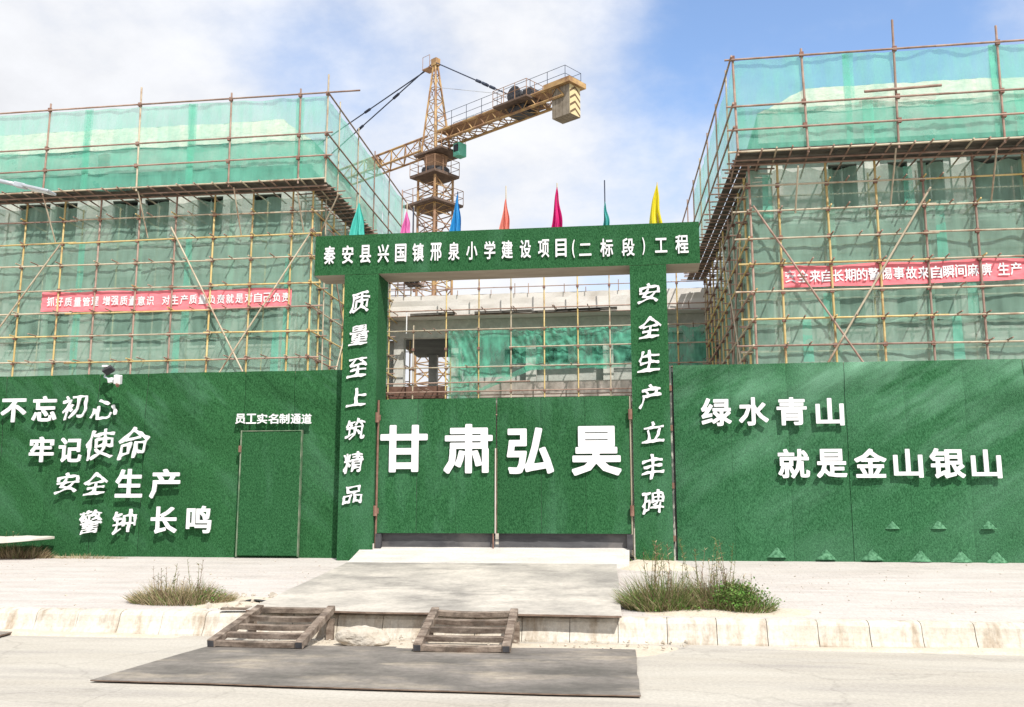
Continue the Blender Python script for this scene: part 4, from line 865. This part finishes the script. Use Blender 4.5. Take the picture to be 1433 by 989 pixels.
for j in range(5):
    for i in range(4):
        xs = [3.6, 6.0, 8.75, 11.6, 14.6]
        net(SR_, (xs[i]-.1, 29.14, lv[j+1]-.1), (xs[i+1]+.1, 29.14, lv[j+1]-.1), (xs[i+1]+.1, 29.11, lv[j]), (xs[i]-.1, 29.11, lv[j]), NET_IN, seed=100+i+j*5, amp=.08, sc=.9, edge=.12, nu=20, nv=10)
    for i in range(3):
        ys = [29.15, 32.9, 36.7, 40.5]
        net(SR_, (rsx_(ys[i])+.1, ys[i], lv[j+1]-.1), (rsx_(ys[i+1])+.1, ys[i+1], lv[j+1]-.1), (rsx_(ys[i+1])+.1, ys[i+1], lv[j]), (rsx_(ys[i])+.1, ys[i], lv[j]), NET_IN, nrm=(-1, 0, 0), seed=140+i+j*5, amp=.07, nu=14, nv=8)
for x, z0, z1 in ((8.3, 10.5, 11.9), (9.15, 9.0, 10.6), (5.1, 5.9, 7.2), (5.75, 7.2, 8.0), (9.4, 5.9, 7.2), (9.9, 7.2, 8.4), (4.1, 10.4, 11.8)):
    net(SR_, (x-.15, 29.08, z0), (x+.17, 29.08, z0), (x+.13, 29.08, z1), (x-.12, 29.08, z1), NET_SEAM, seed=x, amp=.04, nu=6)

# middle scaffold
MS = thing('scaffold', (-3, 44, .9), 'thin pole scaffold with bright green netting in front of the link building', 'scaffold', 'steel pole scaffolds round the unfinished buildings')
mx_ = [-10.66, -9.06, -7.47, -5.92, -4.33, -2.74, -1.24, .36, 1.9, 3.2]; cpm = MB()
for i, x in enumerate(mx_):
    pole(MS, (x, 44, .85), (x, 44, 12.3+rn.random()*.9 if i else 10.3), .034, GOLD if i % 3 else PALE, 'standard')
    for z in (10.0, 9.1, 8.2, 7.03, 12.0): cpm.obox((x, 43.96, z), Vector((.06, 0, 0)), Vector((0, .05, 0)), Vector((0, 0, .06)))
for k, (z, x0, x1) in enumerate(((12.02, -12.6, 4), (10.98, -12.6, 4), (10.0, -12.6, 4), (9.12, -6, 4), (8.19, -12.6, 4), (7.45, -12.6, -5), (7.03, -12.6, 4), (5.9, -12, 4))):
    pole(MS, (x0, 43.93, z), (x1, 43.93, z+.03), .032 if k else .022, PALE if k in (2, 3, 4) else BROWN, 'ledger')
    if k in (1, 6): pole(MS, (x0, 44.8, z-.08), (x1, 44.8, z-.05), .026, BROWN, 'ledger')
for i in range(24):
    x = -12+rn.random()*15; z = rn.choice([10.0, 10.98, 8.2, 7.1]); pole(MS, (x, 43.6, z+.05), (x+.1, 45.1, z+.05), .024, BROWN, 'putlog')
for i in range(10): x = -12.2+i*1.4+rn.random(); pole(MS, (x, 44.9, 11.9), (x, 44.9, 12.15+rn.random()*.35), .02, BROWN, 'stub')
pole(MS, (-12.3, 43.9, 6.6), (-12.2, 43.9, 10.1), .04, RUST, 'standard'); pole(MS, (-11, 43.95, 9.9), (-11, 43.95, 10.95), .03, WHITE, 'standard')
cpm.build('couplers', COUPLE, MS, kind='stuff')
net(MS, (-9.0, 44.1, 6.7), (-7.4, 44.1, 6.75), (-7.45, 44.05, 9.98), (-8.95, 44.05, 10.0), NET_MID, amp=.16, seed=201, sc=1.6, nu=30, nv=30)
net(MS, (-7.45, 44.12, 7.7), (-5.9, 44.12, 7.75), (-5.95, 44.07, 9.98), (-7.5, 44.07, 9.98), NET_MID, amp=.07, seed=202, nu=20, nv=20)
net(MS, (-5.95, 44.12, 8.35), (-4.3, 44.12, 8.3), (-4.3, 44.07, 9.98), (-5.95, 44.07, 10.0), NET_MID, amp=.15, seed=203, sc=1.8, nu=30, nv=24, edge=.2)
net(MS, (-4.35, 44.12, 8.25), (-2.7, 44.12, 8.3), (-2.7, 44.07, 10.1), (-4.3, 44.07, 10.12), NET_MID, amp=.17, seed=204, sc=1.8, nu=30, nv=24, edge=.25)
net(MS, (-2.75, 44.12, 8.05), (1.0, 44.12, 8.1), (1.0, 44.07, 10.1), (-2.75, 44.07, 10.08), NET_MID, amp=.14, seed=205, sc=1.5, nu=50, nv=24, edge=.2)
net(MS, (.8, 44.12, 7.2), (3.6, 44.12, 7.2), (3.6, 44.07, 10.0), (.8, 44.07, 10.0), NET_MID, amp=.12, seed=206, sc=1.5, nu=40, nv=24, edge=.2)
net(MS, (-8.0, 43.98, 6.9), (-7.7, 43.98, 6.9), (-4.3, 43.9, 8.25), (-5.2, 43.9, 8.2), NET_MID, amp=.08, seed=207, nu=12, nv=24)
net(MS, (-5.2, 43.92, 7.98), (-1.2, 43.92, 8.12), (-1.2, 43.9, 8.25), (-5.3, 43.9, 8.22), NET_MID, amp=.08, seed=208, nu=30, nv=4)

# banners
def banner(label, x0, x1, zt0, zb0, zt1, zb1, Y, text, xs, seed, chh):
    t = thing('banner', ((x0+x1)/2, Y, (zt0+zb0)/2), label, 'banner', 'red slogan banners tied to the scaffolds')
    def surf(u, v): 
        top = zt0+(zt1-zt0)*u-.05*math.sin(u*math.pi*(x1-x0)/2.9)**2; bot = zb0+(zb1-zb0)*u-.05*math.sin(u*math.pi)+.02*nf(u*8, seed)
        x = x0+(x1-x0)*u; z = bot+(top-bot)*v
        cr_ = .05*math.exp(-u*9)*math.sin(9*v*3+u*40)
        return Vector((x, Y+.03*nf(x, z*2, seed, 1.4)+.02*nf(x, z*3, seed, 4)+cr_*.5, z))
    b = MB(); b.grid(surf, 110, 8); b.build('cloth', REDB, t, smooth=True)
    for ch, cx in zip(text, xs):
        if ch == ' ': continue
        V, F = glyph(ch, 'mid'); u = (cx-x0)/(x1-x0); C = surf(u, .5); w_ = chh*.84
        vs = [(x*w_, -.03-z*.008, y*chh) for x, y, z in V]; me = bpy.data.meshes.new('character'); me.from_pydata(vs, [], F); me.materials.append(WHITE)
        o = bpy.data.objects.new('character', me); COL.objects.link(o); o.parent = t; o.location = C-ORG[t]
def spread(chunks):
    out = []
    for n_, a, c in chunks: out += [a+(c-a)*i/(n_-1) for i in range(n_)]
    return out
X_ = lambda px, y, Y: PY(px, y, Y).x
tL = '抓好质量管理增强质量意识对生产质量负责就是对自己负责'
banner('red banner with white slogan tied across the left scaffold', -22.78, -12.72, 9.85, 9.06, 9.72, 9.0, 33.19, tL, spread([(6, X_(72, 420, 33.2), X_(134, 420, 33.2)), (6, X_(150, 418, 33.2), X_(211, 418, 33.2)), (14, X_(233, 416, 33.2), X_(401, 414, 33.2))]), 1, .36)
tR = '安全来自长期的警惕事故来自瞬间麻痹生产'
k = 353/1433
pr = [1080+q*k for q in (105, 175, 245, 312, 377, 445, 512, 578, 650, 722, 792, 862, 935, 1005, 1075, 1145, 1218, 1318, 1390)]
banner('red banner with white slogan tied across the right scaffold', 4.45, 13.3, 8.88, 8.20, 8.93, 8.30, 29.04, tR, [X_(q, 385, 29.04) for q in pr], 2, .38)

# ------------------------------------------------------------------ tower crane
CC = Vector((-13.2, 60, 0)); U_ = Vector((.82, -.57, 0)).normalized(); W_ = Vector((-U_.y, U_.x, 0)); UP = Vector((0, 0, 1))
TC = thing('tower_crane', (CC.x, CC.y, .8), 'yellow lattice tower crane rising behind the link building', 'crane')
h = .82
def crn(u, w_, z): return CC+U_*u+W_*w_+UP*z
z = .8; zt = 23.4; sec = (zt-z)/9
for i in range(9):
    b = MB(); a, c = z+i*sec, z+(i+1)*sec
    cs = [(-h, -h), (h, -h), (h, h), (-h, h)]
    for (u, w_) in cs: b.tube(crn(u, w_, a), crn(u, w_, c), .085, n=6)
    for q in range(4):
        (u0, w0), (u1, w1) = cs[q], cs[(q+1) % 4]; m_ = (a+c)/2
        for zz in (a+.05, (a+m_)/2, m_, (c+m_)/2): b.tube(crn(u0, w0, zz), crn(u1, w1, zz), .04, n=5)
        b.tube(crn(u0, w0, a), crn(u1, w1, m_), .04, n=5); b.tube(crn(u1, w1, m_), crn(u0, w0, c), .04, n=5)
    b.tube(crn(-.2, 0, a), crn(-.2, 0, c), .03, n=4); b.tube(crn(.2, 0, a), crn(.2, 0, c), .03, n=4)
    for q in range(7): zz = a+(c-a)*q/7; b.tube(crn(-.2, 0, zz), crn(.2, 0, zz), .02, n=4)
    b.build('mast_section', CRY if i > 7 or i % 3 == 0 else [CRY, CRB][i % 2], TC)
def platform(z, u0, u1, w0, w1, rail=True, th=.18, mt=None):
    mt = mt or mat('crane_deck', (.10, .07, .055), (.17, .12, .095), scale=3)
    b = MB(); b.obox(crn((u0+u1)/2, (w0+w1)/2, z), U_*((u1-u0)/2), W_*((w1-w0)/2), UP*th/2); o = b.build('platform', mt, TC); ORG[o] = ORG[TC]
    if rail:
        b = MB(); P = [(u0, w0), (u1, w0), (u1, w1), (u0, w1)]
        for q in range(4):
            A, B = P[q], P[(q+1) % 4]
            for zz in (.55, 1.05): b.tube(crn(*A, z+zz), crn(*B, z+zz), .022, n=4)
            for s in (0, .33, .66): b.tube(crn(A[0]+(B[0]-A[0])*s, A[1]+(B[1]-A[1])*s, z), crn(A[0]+(B[0]-A[0])*s, A[1]+(B[1]-A[1])*s, z+1.05), .022, n=4)
        b.build('railing', CRB, o)
platform(21.6, -1.75, 1.3, -1.35, 1.35, th=.16); platform(23.6, -1.3, 1.15, -1.15, 1.1, th=.18); platform(25.1, -1.1, 1.6, -1.0, 1.2, th=.14)
b = MB(); b.tube(crn(0, 0, 23.7), crn(0, 0, 24.1), .95, .95, n=20); b.build('slewing_ring', BLACK, TC, smooth=False)
b = MB(); b.tube(crn(0, 0, 24.1), crn(0, 0, 25.0), .7, .85, n=8); b.build('turntable', CRB, TC)
b = MB(); b.obox(crn(2.1, .2, 25.0), U_*.3, W_*.34, UP*.45); cab = b.build('cab', mat('cab_green', (.10, .42, .30), (.16, .50, .38), scale=2), TC, bevel=.04); ORG[cab] = ORG[TC]
b = MB(); b.obox(crn(2.1, -.155, 25.1), U_*.2, W_*.012, UP*.25); b.build('cab_window', SOLAR, cab)
# cathead
b = MB(); apex = crn(-.15, 0, 31.9); bs = [(-.7, -.7), (.7, -.7), (.7, .7), (-.7, .7)]
lv_ = 7
def cat(u, w_, t): p = crn(u, w_, 25.2); q = apex+U_*u*.12+W_*w_*.12; return p.lerp(q, t)
for (u, w_) in bs: b.tube(cat(u, w_, 0), cat(u, w_, 1), .10 if u > 0 else .075, .07)
for i in range(lv_):
    t0, t1 = i/lv_, (i+1)/lv_
    for q in range(4):
        A, B = bs[q], bs[(q+1) % 4]; b.tube(cat(*A, t0), cat(*B, t0), .035, n=4); b.tube(cat(*A, t0), cat(*B, t1), .032, n=4)
b.obox(apex, U_*.25, W_*.2, UP*.25); b.build('cathead', CRY, TC)
b = MB(); b.obox(apex+U_*-.6+UP*-.35, U_*.4, W_*.35, UP*.03); 
for s in (-1, 1):
    for u in (-.95, -.25): b.tube(apex+U_*u+W_*.33*s+UP*-.35, apex+U_*u+W_*.33*s+UP*.55, .02, n=4)
    b.tube(apex+U_*-.95+W_*.33*s+UP*.55, apex+U_*-.25+W_*.33*s+UP*.55, .02, n=4)
b.build('top_platform', CRB, TC)
# jib (triangular truss going left and away)
def jib_sec(s0, s1, name):
    b = MB(); T = lambda s: crn(-s, 0, 26.75); Lf = lambda s: crn(-s, -.55, 25.55); Rt = lambda s: crn(-s, .55, 25.55)
    b.tube(T(s0), T(s1), .085); b.tube(Lf(s0), Lf(s1), .085); b.tube(Rt(s0), Rt(s1), .075)
    n = 4; d = (s1-s0)/n
    for i in range(n):
        a, m_, c = s0+i*d, s0+(i+.5)*d, s0+(i+1)*d
        for fn in (Lf, Rt): b.tube(fn(a), T(m_), .04, n=4); b.tube(T(m_), fn(c), .04, n=4)
        b.tube(Lf(a), Rt(a), .04, n=4); b.tube(Lf(a), Rt(c), .035, n=4)
    b.build(name, CRY, TC)
for i in range(7): jib_sec(.9+i*6, .9+(i+1)*6, 'jib_section')
b = MB(); b.obox(crn(-6.5, 0, 26.2), U_*.45, W_*.35, UP*.3); b.build('trolley_winch', CRY, TC)
for s, w_ in ((16, -.12), (30, .12)):
    b = MB(); A = apex+W_*w_; B = crn(-s, w_, 26.8); b.tube(A, B, .045, n=6)
    for q in (.25, .5, .75): p = A.lerp(B, q); dd = (B-A).normalized(); b.tube(p-dd*.3, p+dd*.3, .10, n=6)
    b.build('tie_bar', CABLE, TC)
# counter jib
CE = 11.6
b = MB()
for s in (-1, 1):
    w_ = .55*s
    for zz, rr in ((26.45, .12), (25.75, .09)): b.tube(crn(.8, w_, zz), crn(CE, w_, zz), rr, n=6)
    n = 10; d = (CE-.8)/n
    for i in range(n): a = .8+i*d; b.tube(crn(a, w_, 25.75), crn(a+d/2, w_, 26.45), .04, n=4); b.tube(crn(a+d/2, w_, 26.45), crn(a+d, w_, 25.75), .04, n=4)
for i in range(13): a = .8+i*(CE-.8)/12; b.tube(crn(a, -.55, 25.75), crn(a, .55, 25.75), .05, n=4)
for i in range(12): a = .8+i*(CE-.8)/12; b.tube(crn(a, -.55, 25.75), crn(a+(CE-.8)/12, .55, 25.75), .035, n=4)
cj = b.build('counter_jib', CRY, TC)
b = MB(); b.obox(crn((.8+CE)/2, 0, 26.40), U_*((CE-.8)/2), W_*.4, UP*.02); b.build('walkway', CRB, cj)
b = MB()
for s in (-1, 1):
    for zz in (26.95, 27.45): b.tube(crn(.9, .75*s, zz), crn(CE+.3, .75*s, zz), .018, n=4)
    for i in range(9): a = .9+i*(CE-.6)/8; b.tube(crn(a, .75*s, 26.4), crn(a, .75*s, 27.45), .018, n=4)
for zz in (26.95, 27.45): b.tube(crn(CE+.3, -.75, zz), crn(CE+.3, .75, zz), .018, n=4)
b.build('railing', CABLE, cj)
b = MB(); b.obox(crn(CE-.35, 0, 26.52), U_*1.0, W_*.8, UP*.16); b.build('counterweight_frame', CRY, cj)
for i in range(5):
    b = MB(); b.obox(crn(CE-.80+i*.27, 0, 25.45), U_*.125, W_*.50, UP*.95); b.build('counterweight_slab', CWM, TC)
b = MB(); b.obox(crn(CE+.42, 0, 25.45), U_*.012, W_*.49, UP*.93); cv = b.build('warning_panel', CHEVY, TC); ORG[cv] = ORG[TC]
b = MB()
for k in range(4):
    zz = 24.75+k*.45
    for s in (-1, 1):
        c0 = crn(CE+.438, .24*s, zz); b.obox(c0, W_*.24*s+UP*-.17, UP*.07, U_*.004)
b.build('chevron', CHEV, cv)
b = MB(); b.tube(crn(CE-4.0, -.5, 27.0), crn(CE-4.0, .5, 27.0), .42, n=14); b.tube(crn(CE-4.0, -.55, 27.0), crn(CE-4.0, -.5, 27.0), .55, n=14); b.tube(crn(CE-4.0, .5, 27.0), crn(CE-4.0, .55, 27.0), .55, n=14)
b.obox(crn(CE-3.1, .1, 26.85), U_*.35, W_*.4, UP*.35); b.build('hoist_winch', BLACK, TC)
b = MB(); b.obox(crn(CE-3.8, 0, 25.95), U_*.7, W_*.55, UP*.22); b.build('winch_frame', BLACK, TC)
platform(26.3, CE-5.2, CE-2.4, -1.15, 1.15, th=.12)
b = MB(); b.obox(crn(3.2, .3, 26.75), U_*.55, W_*.4, UP*.22); b.build('electrical_box', LAMPM, TC)
for w_ in (-.5, .5):
    b = MB(); A = apex+W_*w_*.3; B = crn(CE-3.6, w_, 26.6); b.tube(A, B, .04)
    for q in (.55, .62): p = A.lerp(B, q); dd = (B-A).normalized(); b.tube(p-dd*.22, p+dd*.22, .11)
    b.build('tie_bar', CABLE, TC)
b = MB(); b.tube(apex+UP*-1.8, crn(CE-4, 0, 27.1), .018, n=4); b.build('hoist_rope', LAMPM, TC)

# ------------------------------------------------------------------ weeds
def leafmat(name, c1, c2):
    m = mat(name, c1, c2, scale=7, rough=.8, spec=.1); return m
GR1 = leafmat('grass_dry', (.30, .23, .13), (.42, .36, .22)); GR2 = leafmat('grass_olive', (.09, .12, .035), (.17, .18, .07)); GR3 = leafmat('leaf_green', (.06, .15, .025), (.14, .25, .06)); GR4 = leafmat('stem_brown', (.14, .085, .06), (.22, .15, .10))
def weed(name, label, cx, cy, rx, ry, hh, n, pal, seed, stems=0, leafy=0, leafc=None, lean=1., zf=zsw):
    rnd = random.Random(seed); t = thing(name, (cx, cy, zf(cx, cy)), label, 'plant', 'weeds growing through the pavement')
    b = MB(); ms = [GR1, GR2, GR3, GR4]
    def blade(p, d, ln, w0, mi, segs=3, curl=.4):
        side = d.cross(UP); side = side.normalized() if side.length > .01 else Vector((1, 0, 0)); a = rnd.uniform(0, 3.1); side = (Quaternion(d.normalized(), a) @ side)
        prev = p; pd = d.normalized(); k0 = len(b.v); b.v += [tuple(p-side*w0), tuple(p+side*w0)]
        for s in range(1, segs+1):
            pd = (pd+Vector((d.x, d.y, -.5))*curl*.25*s/segs+Vector((rnd.uniform(-.1, .1), rnd.uniform(-.1, .1), 0))).normalized(); prev = prev+pd*(ln/segs); w_ = w0*(1-s/segs)+.0006
            b.v += [tuple(prev-side*w_), tuple(prev+side*w_)]; q = k0+2*(s-1); b.f.append((q, q+1, q+3, q+2)); b.m.append(mi)
        return prev
    for _ in range(n):
        a = rnd.uniform(0, 6.283); r_ = math.sqrt(rnd.random()); x, y = cx+rx*r_*math.cos(a), cy+ry*r_*math.sin(a)
        clump = .6+.7*nf(x*3, y*3, seed, 1.2); H_ = hh*(1-.55*r_*r_)*rnd.uniform(.35, 1.05)*(.7+clump*.5)
        d = Vector((math.cos(a)*r_*.7*lean+rnd.uniform(-.5, .5), math.sin(a)*r_*.5+rnd.uniform(-.5, .5), 1.0)).normalized()
        blade(Vector((x, y, zf(x, y)-.01)), d, H_, rnd.uniform(.0025, .0055), rnd.choices(range(4), pal)[0], 4, rnd.uniform(.1, .9))
    for _ in range(stems):
        x, y = cx+rnd.uniform(-rx, rx)*.6, cy+rnd.uniform(-ry, ry)*.5; d = Vector((rnd.uniform(-.22, .22), rnd.uniform(-.2, .2), 1)).normalized(); ln = hh*rnd.uniform(.8, 1.6); p = Vector((x, y, zf(x, y)))
        b.tube(p, p+d*ln, .005, .002, n=4, mi=rnd.choice((1, 3)))
        for k in range(int(ln*40)):
            s = rnd.uniform(.25, 1); q = p+d*ln*s; a = rnd.uniform(0, 6.28); dd = Vector((math.cos(a), math.sin(a), rnd.uniform(.3, 1.2))).normalized(); blade(q, dd, rnd.uniform(.02, .07), rnd.uniform(.003, .006), rnd.choice((1, 1, 0, 3)), 2)
    b.build('stems', ms, t)
    if leafy:
        b = MB(); cl_ = [(rnd.uniform(-.8, .8), rnd.uniform(-.8, .8), rnd.uniform(.2, .9), rnd.uniform(.25, .5)) for _ in range(9)]
        for _ in range(leafy):
            c_ = rnd.choice(cl_); p = Vector((cx+leafc[0]+leafc[2]*(c_[0]*.8+rnd.gauss(0, c_[3]*.6)), cy+leafc[1]+.22*(c_[1]+rnd.gauss(0, .4)), 0)); p.z = zf(p.x, p.y)+abs(leafc[3]*(c_[2]*.8+rnd.gauss(0, .2)))
            q = Quaternion((rnd.random()-.5, rnd.random()-.5, rnd.random()-.5), rnd.uniform(0, 3)); s = rnd.uniform(.010, .024); ax, ay = q @ Vector((s, 0, 0)), q @ Vector((0, s*.6, 0)); cz_ = (q @ Vector((0, 0, 1)))*s*.25
            k = len(b.v); b.v += [tuple(p-ax), tuple(p+ay+cz_), tuple(p+ax), tuple(p-ay+cz_)]; b.f.append((k, k+1, k+2, k+3)); b.m.append(rnd.choice((1, 2, 2, 2)))
        b.build('leaves', ms, t)
    return t
weed('weed_clump', 'dry straw coloured weed clump on the pavement left of the steel plate', -6.1, 12.35, .70, .28, .36, 2900, (7, 3, .5, 2), 1, stems=12, lean=1.5, leafy=260, leafc=(.36, 0, .3, .16))
weed('weed_clump', 'green spiky weed clump just right of the pavement plate', .28, 12.35, .50, .28, .52, 3000, (4, 5, 3, 1.5), 2, stems=16, leafy=1500, leafc=(.1, 0, .48, .17), lean=1.3)
weed('weed_clump', 'tall thin stemmed brownish weed between the two green ones', .86, 12.4, .42, .26, .56, 2200, (4, 4, 1, 4), 3, stems=18, leafy=900, leafc=(0, 0, .42, .18), lean=1.2)
weed('weed_clump', 'low bright leafy weed at the right end of the weeds', 1.22, 12.28, .36, .24, .36, 1100, (3, 4, 3, 1), 4, stems=7, leafy=4200, leafc=(.03, 0, .38, .31), lean=1.3)
weed('weed_clump', 'dry brown grass tuft at the foot of the left fence', -11.5, 16.6, .75, .16, .34, 1500, (6, 2, .5, 4), 5, stems=4, lean=1.3)
weed('dry_straw', 'flattened pale straw along the foot of the left fence', -10.2, 16.65, .9, .10, .12, 700, (9, 1, 0, 1), 6, lean=3)
weed('weed_clump', 'few sparse green blades at the foot of the right pillar', .15, 16.4, .4, .12, .42, 90, (2, 5, 3, 0), 7)
